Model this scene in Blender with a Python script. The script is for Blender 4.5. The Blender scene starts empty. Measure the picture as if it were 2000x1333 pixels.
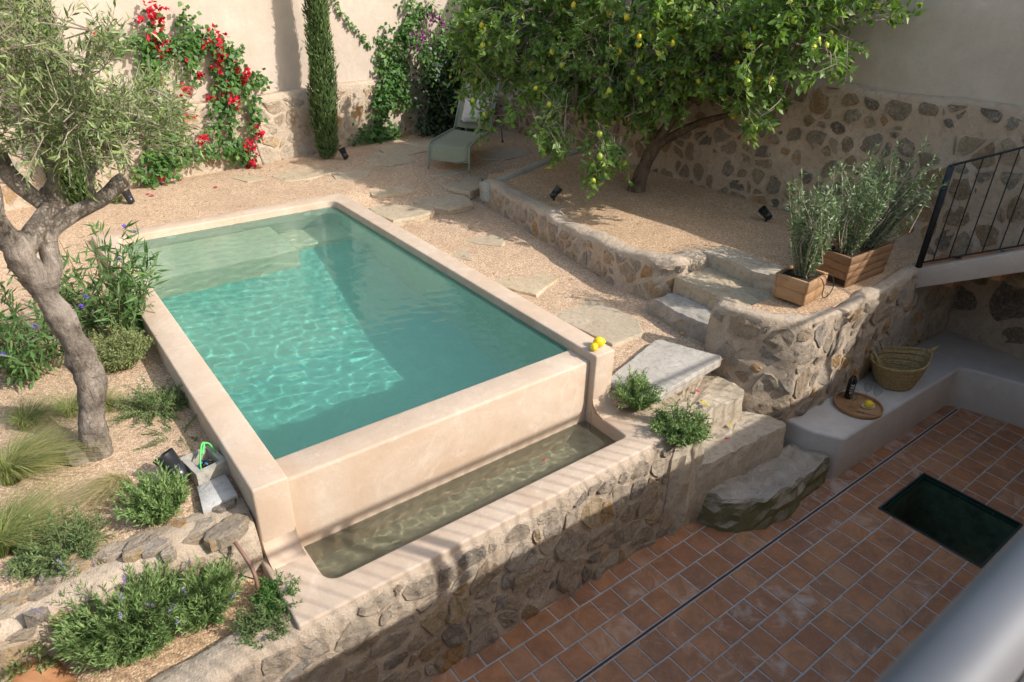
import bpy, bmesh, math, random
import numpy as np
from mathutils import Vector, Matrix, noise as mnoise

# ------------------------------------------------------------------ camera, sky, sun, exposure
S = bpy.context.scene
COL = S.collection
CZ = 4.005
F_PX, PITCH, YAW, ROLL = 1359.0, 0.49998, 0.65832, 0.02487
_cy, _sy, _cp, _sp = math.cos(YAW), math.sin(YAW), math.cos(PITCH), math.sin(PITCH)
_fw = np.array([_sy*_cp, _cy*_cp, -_sp]); _rt = np.array([_cy, -_sy, 0.0]); _up = np.cross(_rt, _fw)
_c, _s = math.cos(ROLL), math.sin(ROLL)
CR, CU, CW = _rt*_c+_up*_s, -_rt*_s+_up*_c, _fw
cam = bpy.data.cameras.new('camera'); cam.sensor_width = 36.0; cam.lens = F_PX/2000*36
cam.clip_start = 0.02; cam.clip_end = 800
cam.dof.use_dof = True; cam.dof.focus_distance = 6.2; cam.dof.aperture_fstop = 9.0
cam_o = bpy.data.objects.new('camera', cam); COL.objects.link(cam_o)
cam_o.matrix_world = Matrix(((CR[0], CU[0], -CW[0], 0), (CR[1], CU[1], -CW[1], 0), (CR[2], CU[2], -CW[2], CZ), (0, 0, 0, 1)))
S.camera = cam_o

SUN_EL, SUN_AZ = math.radians(36.5), math.radians(-57.0)      # azimuth of the sun in the XY plane from +X
sdir = Vector((math.cos(SUN_EL)*math.cos(SUN_AZ), math.cos(SUN_EL)*math.sin(SUN_AZ), math.sin(SUN_EL)))
W = bpy.data.worlds.new('World'); S.world = W; W.use_nodes = True
nt = W.node_tree; bg = nt.nodes['Background']
sky = nt.nodes.new('ShaderNodeTexSky'); sky.sky_type = 'NISHITA'; sky.sun_disc = False
sky.sun_elevation = SUN_EL; sky.sun_rotation = math.radians(90) - SUN_AZ
sky.air_density = 1.6; sky.dust_density = 3.2; sky.ozone_density = 1.4
nt.links.new(sky.outputs[0], bg.inputs[0]); bg.inputs[1].default_value = 0.15
sl = bpy.data.lights.new('sun', 'SUN'); sl.energy = 3.5; sl.angle = math.radians(0.53); sl.color = (1.0, 0.955, 0.90)
sl.cycles.is_caustics_light = True
sun_o = bpy.data.objects.new('sun', sl); COL.objects.link(sun_o)
sun_o.rotation_euler = sdir.to_track_quat('Z', 'Y').to_euler(); sun_o.location = (6, -8, 12)
S.view_settings.view_transform = 'Standard'; S.view_settings.look = 'None'
S.view_settings.exposure = 0.58; S.view_settings.gamma = 1.0
S.render.engine = 'CYCLES'
S.cycles.use_denoising = True
try:
    S.cycles.denoiser = 'OPENIMAGEDENOISE'
    S.cycles.denoising_input_passes = 'RGB_ALBEDO_NORMAL'; S.cycles.denoising_prefilter = 'ACCURATE'
except Exception: pass
S.cycles.max_bounces = 8; S.cycles.diffuse_bounces = 5; S.cycles.glossy_bounces = 3
S.cycles.transmission_bounces = 5; S.cycles.transparent_max_bounces = 10; S.cycles.volume_bounces = 1
S.cycles.caustics_reflective = False; S.cycles.caustics_refractive = True
S.cycles.sample_clamp_indirect = 6.0; S.cycles.use_adaptive_sampling = True; S.cycles.adaptive_threshold = 0.02

# ------------------------------------------------------------------ helpers
def ray(px): return CW + CR*(px[0]-1000)/F_PX - CU*(px[1]-666.5)/F_PX
def onz(px, z): d = ray(px); t = (z-CZ)/d[2]; return np.array([d[0]*t, d[1]*t, z])
def ony(px, y): d = ray(px); t = y/d[1]; return np.array([d[0]*t, y, CZ+d[2]*t])
def onx(px, x): d = ray(px); t = x/d[0]; return np.array([x, d[1]*t, CZ+d[2]*t])
def project(P):
    P = np.atleast_2d(P) - np.array([0, 0, CZ]); w = P @ CW
    return np.stack([1000+F_PX*(P @ CR)/w, 666.5-F_PX*(P @ CU)/w], 1)
def nz(x, y, z, s=1.0): return mnoise.noise(Vector((x*s, y*s, z*s)))
def unit(a): a = np.asarray(a, float); return a/np.maximum(np.linalg.norm(a, axis=-1, keepdims=True), 1e-9)
def smooth(t): t = min(1.0, max(0.0, t)); return t*t*(3-2*t)

ORG = {}
def thing(name, label, cat, loc=(0, 0, 0), group=None):
    o = bpy.data.objects.new(name, None); COL.objects.link(o); o.location = loc
    o.empty_display_size = 0.1; o['label'] = label; o['category'] = cat
    if group: o['group'] = group
    ORG[o] = np.array(loc, float)
    return o
def tag(o, label, cat, group=None):
    o['label'] = label; o['category'] = cat
    if group: o['group'] = group
    return o
def struct(o): o['kind'] = 'structure'; return o
def stuff(o): o['kind'] = 'stuff'; return o
def link_mesh(name, me, mat, parent=None, origin=None):
    o = bpy.data.objects.new(name, me); COL.objects.link(o)
    if mat is not None and not me.materials: me.materials.append(mat)
    if parent is not None:
        o.parent = parent; ORG[o] = ORG[parent]
    else:
        ORG[o] = np.array(origin if origin is not None else (0, 0, 0), float); o.location = ORG[o]
    return o
def add(name, V, F, mat, parent=None, sm=False, origin=None, var=None, mats=None, midx=None):
    """V in world coordinates; returns one mesh object"""
    V = np.asarray(V, float)
    org = ORG[parent] if parent is not None else np.array(origin if origin is not None else (0, 0, 0), float)
    me = bpy.data.meshes.new(name)
    Vl = V-org
    if isinstance(F, np.ndarray):
        n, k = F.shape
        me.vertices.add(len(Vl)); me.vertices.foreach_set('co', Vl.astype(np.float32).ravel())
        me.loops.add(n*k); me.loops.foreach_set('vertex_index', F.astype(np.int32).ravel())
        me.polygons.add(n); me.polygons.foreach_set('loop_start', np.arange(0, n*k, k, dtype=np.int32))
        me.polygons.foreach_set('loop_total', np.full(n, k, dtype=np.int32))
        me.update(calc_edges=True); me.validate()
    else:
        me.from_pydata([tuple(v) for v in Vl], [], [tuple(f) for f in F]); me.update()
    if sm: me.polygons.foreach_set('use_smooth', np.ones(len(me.polygons), dtype=bool))
    if var is not None:
        a = me.attributes.new('var', 'FLOAT', 'FACE'); a.data.foreach_set('value', np.asarray(var, np.float32))
    if mats:
        for m in mats: me.materials.append(m)
        if midx is not None: me.polygons.foreach_set('material_index', np.asarray(midx, np.int32))
    return link_mesh(name, me, mat, parent, origin)
def bm_obj(name, bm, mat, parent=None, sm=False, origin=None):
    org = ORG[parent] if parent is not None else np.array(origin if origin is not None else (0, 0, 0), float)
    me = bpy.data.meshes.new(name)
    for v in bm.verts: v.co -= Vector(org)
    bmesh.ops.recalc_face_normals(bm, faces=bm.faces)
    bm.to_mesh(me); bm.free()
    if sm: me.polygons.foreach_set('use_smooth', np.ones(len(me.polygons), dtype=bool))
    return link_mesh(name, me, mat, parent, origin)
def bevel(o, w, seg=2, ang=35):
    m = o.modifiers.new('bevel', 'BEVEL'); m.width = w; m.segments = seg; m.limit_method = 'ANGLE'; m.angle_limit = math.radians(ang)
    for p in o.data.polygons: p.use_smooth = True
    m.harden_normals = False
    return o
def prism(poly, z0, z1):
    n = len(poly)
    zt = z1 if hasattr(z1, '__len__') else [z1]*n
    zb = z0 if hasattr(z0, '__len__') else [z0]*n
    V = [(p[0], p[1], zb[i]) for i, p in enumerate(poly)]+[(p[0], p[1], zt[i]) for i, p in enumerate(poly)]
    F = [tuple(range(n-1, -1, -1)), tuple(range(n, 2*n))]+[(i, (i+1) % n, n+(i+1) % n, n+i) for i in range(n)]
    return V, F
def box(x0, x1, y0, y1, z0, z1): return prism([(x0, y0), (x1, y0), (x1, y1), (x0, y1)], z0, z1)
def obox(c, u, hu, hv, z0, z1):
    u = np.array([u[0], u[1]])/math.hypot(u[0], u[1]); v = np.array([-u[1], u[0]]); c = np.array(c[:2])
    return prism([tuple(c-u*hu-v*hv), tuple(c+u*hu-v*hv), tuple(c+u*hu+v*hv), tuple(c-u*hu+v*hv)], z0, z1)
def joinVF(*parts):
    V, F = [], []
    for v, f in parts:
        o = len(V); V += [tuple(x) for x in v]; F += [tuple(i+o for i in g) for g in f]
    return V, F
def arc(cx, cy, r, a0, a1, n): return [(cx+r*math.cos(math.radians(a0+(a1-a0)*i/n)), cy+r*math.sin(math.radians(a0+(a1-a0)*i/n))) for i in range(n+1)]
def catmull(pts, n=6):
    P = [np.array(p, float) for p in pts]; P = [2*P[0]-P[1]]+P+[2*P[-1]-P[-2]]; out = []
    for i in range(1, len(P)-2):
        for k in range(n):
            t = k/n
            out.append(.5*((2*P[i])+(-P[i-1]+P[i+1])*t+(2*P[i-1]-5*P[i]+4*P[i+1]-P[i+2])*t*t+(-P[i-1]+3*P[i]-3*P[i+1]+P[i+2])*t**3))
    out.append(P[-2]); return out
def tube(pts, rad, k=8, rough=0.0, cap=True, nscale=6.0):
    pts = [np.array(p, float) for p in pts]; n = len(pts)
    rad = [rad]*n if not hasattr(rad, '__len__') else rad
    if len(rad) != n:
        xs = np.linspace(0, 1, len(rad)); rad = np.interp(np.linspace(0, 1, n), xs, rad)
    V, F = [], []; ref = np.array([0.31, 0.77, 0.55])
    for i, p in enumerate(pts):
        t = pts[min(i+1, n-1)]-pts[max(i-1, 0)]; t = t/max(np.linalg.norm(t), 1e-9)
        a = ref-t*(ref@t); a /= max(np.linalg.norm(a), 1e-9); b = np.cross(t, a); ref = a
        for j in range(k):
            an = 2*math.pi*j/k; q = p+(a*math.cos(an)+b*math.sin(an))*rad[i]
            if rough: q = q+(a*math.cos(an)+b*math.sin(an))*rad[i]*rough*(nz(*(q*nscale))+.6*nz(*(q*nscale*2.7)))
            V.append(tuple(q))
    for i in range(n-1):
        for j in range(k):
            F.append((i*k+j, i*k+(j+1) % k, (i+1)*k+(j+1) % k, (i+1)*k+j))
    if cap: F += [tuple(range(k-1, -1, -1)), tuple((n-1)*k+j for j in range(k))]
    return V, F
def lathe(prof, k=24, c=(0, 0, 0), sx=1, sy=1):
    V, F = [], []
    for r, z in prof:
        for j in range(k):
            a = 2*math.pi*j/k; V.append((c[0]+r*sx*math.cos(a), c[1]+r*sy*math.sin(a), c[2]+z))
    for i in range(len(prof)-1):
        for j in range(k): F.append((i*k+j, i*k+(j+1) % k, (i+1)*k+(j+1) % k, (i+1)*k+j))
    return V, F

# ------------------------------------------------------------------ materials
class NT:
    def __init__(self, name):
        self.m = bpy.data.materials.new(name); self.m.use_nodes = True; self.t = self.m.node_tree
        self.b = self.t.nodes['Principled BSDF']; self.out = self.t.nodes['Material Output']
        self.tc = None
    def n(self, typ, **kw):
        x = self.t.nodes.new(typ)
        for k, v in kw.items(): setattr(x, k, v)
        return x
    def l(self, a, b): self.t.links.new(a, b)
    def co(self, scale=None):
        g = self.n('ShaderNodeNewGeometry').outputs['Position']
        if scale is None: return g
        mp = self.n('ShaderNodeMapping'); mp.inputs['Scale'].default_value = scale; self.l(g, mp.inputs[0]); return mp.outputs[0]
    def noise(self, scale, detail=6, rough=.6, co=None, dist=0):
        x = self.n('ShaderNodeTexNoise'); x.inputs['Scale'].default_value = scale; x.inputs['Detail'].default_value = detail
        x.inputs['Roughness'].default_value = rough; x.inputs['Distortion'].default_value = dist
        self.l(co or self.co(), x.inputs['Vector']); return x.outputs['Fac']
    def voro(self, scale, out='Color', feat='F1', co=None):
        x = self.n('ShaderNodeTexVoronoi', feature=feat); x.inputs['Scale'].default_value = scale
        self.l(co or self.co(), x.inputs['Vector']); return x.outputs[out]
    def ramp(self, fac, stops, interp='LINEAR'):
        r = self.n('ShaderNodeValToRGB'); e = r.color_ramp.elements; r.color_ramp.interpolation = interp
        while len(e) < len(stops): e.new(0.5)
        for q, (p, c) in zip(e, stops): q.position = p; q.color = (*c, 1) if len(c) == 3 else c
        self.l(fac, r.inputs[0]); return r.outputs[0]
    def mix(self, fac, a, b, mode='MIX'):
        x = self.n('ShaderNodeMix', data_type='RGBA', blend_type=mode)
        for s, v in ((x.inputs[0], fac), (x.inputs[6], a), (x.inputs[7], b)):
            if hasattr(v, 'is_linked') or hasattr(v, 'node'): self.l(v, s)
            elif isinstance(v, (int, float)): s.default_value = v
            else: s.default_value = (*v, 1)
        return x.outputs[2]
    def math(self, op, a, b=0.0):
        x = self.n('ShaderNodeMath', operation=op)
        for s, v in ((x.inputs[0], a), (x.inputs[1], b)):
            if isinstance(v, (int, float)): s.default_value = v
            else: self.l(v, s)
        return x.outputs[0]
    def bump(self, h, strength=.5, dist=.01, prev=None):
        x = self.n('ShaderNodeBump'); x.inputs['Strength'].default_value = strength; x.inputs['Distance'].default_value = dist
        self.l(h, x.inputs['Height'])
        if prev is not None: self.l(prev, x.inputs['Normal'])
        self.l(x.outputs[0], self.b.inputs['Normal']); return x.outputs[0]
    def rand(self): return self.n('ShaderNodeObjectInfo').outputs['Random']
    def attr(self, a='var'): return self.n('ShaderNodeAttribute', attribute_name=a).outputs['Fac']
    def col(self, c):
        if hasattr(c, 'node'): self.l(c, self.b.inputs['Base Color'])
        else: self.b.inputs['Base Color'].default_value = (*c, 1)
    def set(self, rough=.8, spec=.3, metal=0.0):
        self.b.inputs['Roughness'].default_value = rough; self.b.inputs['Specular IOR Level'].default_value = spec
        self.b.inputs['Metallic'].default_value = metal; return self.m

def plain(name, c, rough=.6, spec=.4, metal=0.0, var=.12, scale=14, bump=.0, bscale=120):
    t = NT(name); f = t.noise(scale, 5)
    lo = tuple(x*(1-var*1.6) for x in c); hi = tuple(min(1, x*(1+var)) for x in c)
    t.col(t.ramp(f, [(.3, lo), (.7, hi)]))
    if bump: t.bump(t.noise(bscale, 4), bump, .004)
    return t.set(rough, spec, metal)

def mat_plaster(name, c, dark, light, bumpd=.004, rough=.75, blotch=1.3, streak=None):
    t = NT(name); f1 = t.noise(blotch, 8, .65, dist=.6); f2 = t.noise(blotch*6, 6, .7); f3 = t.noise(blotch*40, 4, .7)
    a = t.ramp(f1, [(.28, dark), (.5, c), (.72, light)])
    a = t.mix(t.ramp(f2, [(.35, (0, 0, 0)), (.65, (.6, .6, .6))]), a, tuple(x*.86 for x in c))
    a = t.mix(t.ramp(t.noise(blotch*2.3, 7, .7, dist=1.6), [(.56, (0, 0, 0)), (.66, (.5, .5, .5))]), a, light)
    if streak is not None:
        g = t.noise(1.0, 6, .65, co=t.co((3.0, 3.0, .45)))
        a = t.mix(t.ramp(g, [(.48, (0, 0, 0)), (.72, (.55, .55, .55))]), a, streak)
    a = t.mix(t.ramp(f3, [(.3, (.25, .25, .25)), (.5, (0, 0, 0))]), a, tuple(x*.7 for x in c))
    t.col(a)
    b1 = t.bump(t.noise(7, 5, .6), .35, .02)
    t.bump(f3, .35, bumpd, b1)
    return t.set(rough, .25)

M = {}
M['pool'] = mat_plaster('pool_plaster', (.535, .42, .32), (.45, .31, .21), (.61, .51, .41), .0022, .65, 1.7, streak=(.48, .355, .25))
M['wall'] = mat_plaster('wall_plaster', (.49, .41, .335), (.43, .345, .27), (.56, .485, .41), .006, .9, .8, streak=(.42, .34, .27))
M['white'] = mat_plaster('white_plaster', (.74, .72, .69), (.66, .63, .6), (.8, .78, .75), .004, .85, 1.0)
M['bench'] = mat_plaster('bench_microcement', (.54, .485, .43), (.45, .395, .34), (.61, .555, .50), .001, .6, 1.5)
M['concrete'] = mat_plaster('stair_concrete', (.56, .46, .38), (.48, .38, .31), (.64, .54, .45), .002, .8, 2.0)
def mat_mortar(name, a, b, c):
    t = NT(name); f = t.noise(2.2, 8, .7, dist=.4); g = t.noise(18, 6, .7); h = t.noise(90, 4, .7)
    x = t.ramp(f, [(.3, a), (.5, b), (.7, c)])
    x = t.mix(t.ramp(g, [(.3, (.7, .7, .7)), (.5, (0, 0, 0))]), x, tuple(v*.62 for v in b))
    x = t.mix(t.ramp(h, [(.28, (.5, .5, .5)), (.45, (0, 0, 0))]), x, tuple(v*.5 for v in b))
    t.col(x); p = t.bump(g, .9, .03); t.bump(h, .7, .008, p); return t.set(.92, .15)
M['mortar'] = mat_mortar('lime_mortar', (.43, .335, .245), (.51, .41, .31), (.58, .49, .39))
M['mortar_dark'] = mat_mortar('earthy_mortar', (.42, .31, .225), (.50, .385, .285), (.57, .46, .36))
def mat_stone(name, stops, dk=(.13, .11, .09), smear=(.50, .40, .30)):
    t = NT(name); r = t.rand()
    base = t.ramp(r, stops, 'CONSTANT')
    f = t.noise(9, 8, .75, dist=.8); g = t.noise(38, 6, .75); v = t.noise(3.3, 4, .6, dist=1.5)
    x = t.mix(t.ramp(f, [(.30, (.7, .7, .7)), (.50, (0, 0, 0))]), base, dk)
    x = t.mix(t.ramp(v, [(.55, (0, 0, 0)), (.66, (.85, .85, .85))]), x, smear)
    x = t.mix(t.ramp(g, [(.48, (0, 0, 0)), (.62, (.75, .75, .75))]), x, tuple(.95*q for q in smear))
    x = t.mix(t.ramp(t.noise(70, 5, .75), [(.34, (.7, .7, .7)), (.46, (0, 0, 0))]), x, tuple(.6*q for q in dk))
    x = t.mix(t.ramp(t.noise(16, 5, .7), [(.62, (0, 0, 0)), (.72, (.55, .55, .55))]), x, (.45, .23, .07))
    ed = t.math('ADD', t.attr('edge'), t.math('MULTIPLY', t.math('SUBTRACT', t.noise(13, 5, .7), .5), 1.7))
    x = t.mix(t.ramp(ed, [(.84, (0, 0, 0)), (1.0, (1, 1, 1))]), x, smear)
    t.col(x); p = t.bump(f, 1.0, .04); t.bump(g, 1.0, .02, p); return t.set(.88, .2)
M['stone'] = mat_stone('rubble_stone', [(0, (.40, .33, .25)), (.16, (.29, .25, .205)), (.27, (.50, .36, .205)), (.40, (.43, .325, .22)), (.55, (.52, .43, .325)), (.70, (.50, .29, .115)), (.76, (.38, .34, .295)), (.86, (.47, .40, .315))], (.20, .165, .13), (.54, .435, .335))
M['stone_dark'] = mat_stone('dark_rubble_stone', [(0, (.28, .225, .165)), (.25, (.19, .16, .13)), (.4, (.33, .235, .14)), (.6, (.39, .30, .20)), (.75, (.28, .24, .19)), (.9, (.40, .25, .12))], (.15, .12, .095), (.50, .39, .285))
def mat_gravel(name, c0, c1, c2, scale=95):
    t = NT(name); co = t.co()
    v = t.n('ShaderNodeTexVoronoi', feature='F1'); v.inputs['Scale'].default_value = scale; t.l(co, v.inputs['Vector'])
    sep = t.n('ShaderNodeSeparateColor'); t.l(v.outputs['Color'], sep.inputs[0])
    x = t.ramp(sep.outputs[0], [(0, tuple(.72*q for q in c0)), (.3, c0), (.6, c1), (1, tuple(min(.92, 1.12*q) for q in c2))])
    x = t.mix(t.ramp(sep.outputs[1], [(.86, (0, 0, 0)), (.93, (.7, .7, .7))]), x, (.30, .19, .12))
    x = t.mix(t.ramp(t.noise(2.0, 6, .65), [(.4, (0, 0, 0)), (.7, (.5, .5, .5))]), x, tuple(.82*v_ for v_ in c0))
    x = t.mix(t.ramp(v.outputs['Distance'], [(.5, (0, 0, 0)), (.9, (.6, .6, .6))]), x, tuple(.45*v_ for v_ in c0))
    t.col(x)
    h = t.math('SUBTRACT', 1.0, v.outputs['Distance'])
    p = t.bump(t.noise(7, 5, .6), .5, .03); t.bump(h, .7, .006, p); return t.set(.9, .2)
M['gravel'] = mat_gravel('gravel_buff', (.47, .325, .21), (.57, .41, .275), (.65, .50, .36))
M['gravel_gold'] = mat_gravel('gravel_gold', (.48, .315, .185), (.585, .40, .25), (.67, .50, .34), 88)
def mat_terracotta():
    t = NT('terracotta_tile'); r = t.rand(); f = t.noise(5, 8, .7, dist=1.0); g = t.noise(1.1, 5, .6); h = t.noise(60, 5, .7)
    x = t.ramp(r, [(0, (.40, .165, .07)), (.2, (.49, .21, .09)), (.4, (.45, .225, .115)), (.55, (.37, .15, .07)), (.75, (.51, .255, .13)), (.9, (.33, .155, .08)), (1, (.50, .20, .08))])
    x = t.mix(t.ramp(f, [(.35, (.8, .8, .8)), (.6, (0, 0, 0))]), x, (.25, .115, .06))
    x = t.mix(t.ramp(t.noise(22, 6, .75), [(.5, (0, 0, 0)), (.7, (.45, .45, .45))]), x, (.40, .28, .20))
    d = t.math('MULTIPLY', t.math('ADD', f, g), .5)
    d = t.math('ADD', d, t.math('MULTIPLY', t.math('SUBTRACT', r, .5), .10))
    x = t.mix(t.ramp(d, [(.545, (0, 0, 0)), (.64, (.75, .75, .75))]), x, (.50, .40, .33))
    t.col(x); t.bump(h, .3, .002)
    return t.set(.55, .35)
M['tile'] = mat_terracotta()
M['grout'] = mat_mortar('tile_grout', (.46, .425, .39), (.53, .49, .45), (.59, .55, .50))
def mat_flag(name, a, b, c):
    t = NT(name); f = t.noise(3, 8, .7, dist=.8); g = t.noise(26, 6, .75)
    x = t.ramp(f, [(.3, a), (.5, b), (.7, c)]); x = t.mix(t.ramp(t.rand(), [(0, (0, 0, 0)), (1, (.4, .4, .4))]), x, (.30, .28, .25))
    x = t.mix(t.ramp(g, [(.3, (.7, .7, .7)), (.5, (0, 0, 0))]), x, tuple(v*.5 for v in a))
    t.col(x); p = t.bump(f, .7, .02); t.bump(g, .5, .006, p); return t.set(.85, .25)
M['flag'] = mat_flag('flagstone', (.40, .305, .195), (.47, .375, .25), (.54, .445, .32))
M['flag_grey'] = mat_flag('grey_limestone', (.25, .225, .19), (.35, .315, .265), (.46, .42, .36))
M['slab'] = mat_flag('granite_slab', (.37, .33, .285), (.43, .39, .335), (.48, .44, .385))
M['boulder'] = mat_flag('cut_rock', (.33, .26, .18), (.46, .38, .28), (.56, .48, .38))
def mat_moss():
    t = NT('mossy_rock'); f = t.noise(6, 8, .7, dist=.8); g = t.noise(30, 6, .75); w = t.noise(4.3, 6, .65)
    x = t.ramp(f, [(.3, (.27, .22, .165)), (.5, (.39, .33, .265)), (.7, (.48, .42, .35))])
    z = t.n('ShaderNodeSeparateXYZ'); nn = t.n('ShaderNodeNewGeometry').outputs['Normal']; t.l(nn, z.inputs[0])
    up = t.math('ADD', z.outputs[2], t.math('MULTIPLY', t.math('SUBTRACT', w, .5), 1.6))
    x = t.mix(t.ramp(up, [(.1, (.85, .85, .85)), (.6, (0, 0, 0))]), x, (.15, .145, .055))
    x = t.mix(t.ramp(w, [(.6, (0, 0, 0)), (.7, (.5, .5, .5))]), x, (.20, .12, .055))
    t.col(x); p = t.bump(f, .9, .03); t.bump(g, .7, .012, p); return t.set(.9, .2)
M['moss'] = mat_moss()
M['black'] = plain('black_metal', (.018, .018, .02), .42, .4, .0, .2)
M['iron'] = plain('dark_iron', (.03, .032, .036), .45, .5, .6, .2)
M['rail'] = plain('brushed_grey_rail', (.115, .12, .135), .55, .4, .2, .12, 6)
M['green_metal'] = plain('sage_powder_coat', (.27, .31, .27), .42, .5, .2, .06)
M['sling'] = plain('sage_sling_mesh', (.275, .29, .205), .75, .3, 0, .06, 30, .4, 420)
M['pillow'] = plain('linen_cushion', (.62, .59, .56), .95, .1, 0, .05, 20, .3, 300)
def mat_wood(name, a, b, c):
    t = NT(name); co = t.co((2.2, 2.2, 26)); f = t.noise(3, 8, .7, co=co, dist=.6); g = t.noise(3.2, 5, .6)
    x = t.ramp(f, [(.3, a), (.5, b), (.7, c)]); x = t.mix(t.ramp(t.rand(), [(0, (0, 0, 0)), (1, (.5, .5, .5))]), x, a)
    x = t.mix(t.ramp(g, [(.5, (0, 0, 0)), (.65, (.6, .6, .6))]), x, tuple(v*.6 for v in a))
    t.col(x); t.bump(f, .4, .004); return t.set(.7, .3)
M['wood'] = mat_wood('planter_wood', (.20, .11, .055), (.29, .165, .085), (.37, .225, .125))
M['wood_light'] = mat_wood('planter_wood_light', (.32, .185, .09), (.41, .25, .13), (.48, .31, .175))
M['soil'] = plain('potting_soil', (.05, .035, .025), .95, .1, 0, .4, 60, .9, 90)
def mat_bark(name, a, b, c, sc=1.0):
    t = NT(name); co = t.co((1, 1, .28)); f = t.noise(26*sc, 8, .75, co=co, dist=.8); g = t.noise(7, 6, .7, dist=.5); h = t.noise(3.0, 4, .6)
    x = t.ramp(f, [(.32, a), (.5, b), (.68, c)])
    x = t.mix(t.ramp(g, [(.35, (.8, .8, .8)), (.55, (0, 0, 0))]), x, tuple(v*.55 for v in a))
    x = t.mix(t.ramp(h, [(.5, (0, 0, 0)), (.64, (.6, .6, .6))]), x, c)
    t.col(x); p = t.bump(g, 1.0, .05); t.bump(f, 1.0, .02, p); return t.set(.9, .15)
M['bark_olive'] = mat_bark('olive_bark', (.13, .105, .085), (.27, .225, .185), (.44, .375, .32))
M['bark_lemon'] = mat_bark('lemon_bark', (.11, .075, .05), (.18, .125, .085), (.25, .18, .125))
M['twig'] = plain('twig_bark', (.33, .275, .215), .85, .2, 0, .2)
M['twig_green'] = plain('green_stem', (.16, .15, .07), .8, .2, 0, .25)
def mat_leaf(name, cols, rough=.5, spec=.4, trans=.3, tcol=None):
    t = NT(name); v = t.attr(); n = len(cols)
    c = t.ramp(v, [(i/(n-1), cc) for i, cc in enumerate(cols)]); t.col(c); t.set(rough, spec)
    tr = t.n('ShaderNodeBsdfTranslucent')
    tc = t.mix(1.0, c, tcol or (1.0, 1.15, .45), 'MULTIPLY'); t.l(tc, tr.inputs[0])
    mx = t.n('ShaderNodeMixShader'); mx.inputs[0].default_value = trans
    t.l(t.b.outputs[0], mx.inputs[1]); t.l(tr.outputs[0], mx.inputs[2]); t.l(mx.outputs[0], t.out.inputs[0]); return t.m
M['lf_lemon'] = mat_leaf('lemon_leaf', [(.08, .16, .03), (.13, .23, .045), (.19, .30, .06), (.25, .37, .08), (.42, .48, .08)], .42, .45, .35)
M['lf_olive'] = mat_leaf('olive_leaf', [(.10, .15, .06), (.16, .22, .085), (.24, .30, .13), (.29, .37, .12), (.46, .49, .34)], .5, .4, .3)
M['lf_olive_pot'] = mat_leaf('silver_olive_leaf', [(.06, .11, .045), (.10, .165, .065), (.14, .215, .09), (.20, .27, .125), (.36, .41, .26)], .48, .45, .2)
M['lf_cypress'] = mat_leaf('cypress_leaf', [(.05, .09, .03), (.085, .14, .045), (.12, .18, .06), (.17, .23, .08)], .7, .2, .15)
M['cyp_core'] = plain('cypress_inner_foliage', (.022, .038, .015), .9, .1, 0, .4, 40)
M['lf_boug'] = mat_leaf('bougainvillea_leaf', [(.04, .11, .022), (.065, .16, .035), (.10, .20, .045), (.17, .28, .06)], .5, .35, .3)
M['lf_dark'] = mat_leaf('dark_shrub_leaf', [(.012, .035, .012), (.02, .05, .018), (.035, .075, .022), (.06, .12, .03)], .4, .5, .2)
M['fl_red'] = mat_leaf('red_bract', [(.46, .012, .035), (.60, .02, .05), (.68, .04, .07)], .7, .2, .35, (1, .35, .35))
M['fl_mag'] = mat_leaf('magenta_bract', [(.36, .02, .30), (.46, .03, .38), (.55, .06, .45)], .7, .2, .35, (1, .5, 1))
M['fl_violet'] = mat_leaf('violet_flower', [(.17, .09, .50), (.23, .13, .62), (.30, .18, .70)], .7, .2, .3, (.8, .7, 1.2))
M['fl_lav'] = mat_leaf('lavender_spike', [(.22, .19, .30), (.30, .27, .40), (.36, .33, .45)], .8, .2, .2, (.9, .8, 1.1))
M['lf_ruellia'] = mat_leaf('ruellia_leaf', [(.05, .11, .03), (.075, .155, .045), (.11, .20, .06), (.17, .25, .08)], .5, .4, .25)
M['lf_sant'] = mat_leaf('santolina_leaf', [(.12, .17, .05), (.20, .25, .09), (.27, .31, .13), (.34, .37, .17)], .8, .2, .2)
M['lf_rosem'] = mat_leaf('rosemary_leaf', [(.07, .12, .04), (.11, .175, .06), (.16, .23, .085), (.23, .29, .12)], .6, .3, .2)
M['lf_lav'] = mat_leaf('lavender_leaf', [(.11, .19, .06), (.18, .28, .095), (.25, .36, .13), (.34, .44, .18)], .65, .3, .3)
M['lf_herb'] = mat_leaf('herb_leaf', [(.05, .14, .03), (.08, .2, .04), (.12, .25, .06)], .55, .35, .3)
M['lf_grass'] = mat_leaf('feather_grass', [(.11, .19, .035), (.18, .25, .06), (.32, .31, .12), (.52, .42, .23)], .6, .3, .3)
M['lemon'] = None
t = NT('lemon_skin'); x = t.ramp(t.rand(), [(0, (.22, .33, .03)), (.4, (.34, .42, .04)), (.7, (.48, .48, .04)), (.88, (.62, .50, .03)), (1, (.70, .46, .02))])
x = t.mix(t.ramp(t.noise(14, 4), [(.4, (0, 0, 0)), (.7, (.35, .35, .35))]), x, (.35, .42, .03)); t.col(x); t.bump(t.noise(320, 2), .25, .002); M['lemon'] = t.set(.38, .5)
t = NT('ripe_lemon_skin'); t.col(t.ramp(t.noise(20, 3), [(.3, (.80, .54, .01)), (.7, (.88, .64, .02))])); t.bump(t.noise(320, 2), .25, .002); M['lemon_ripe'] = t.set(.35, .5)
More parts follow.
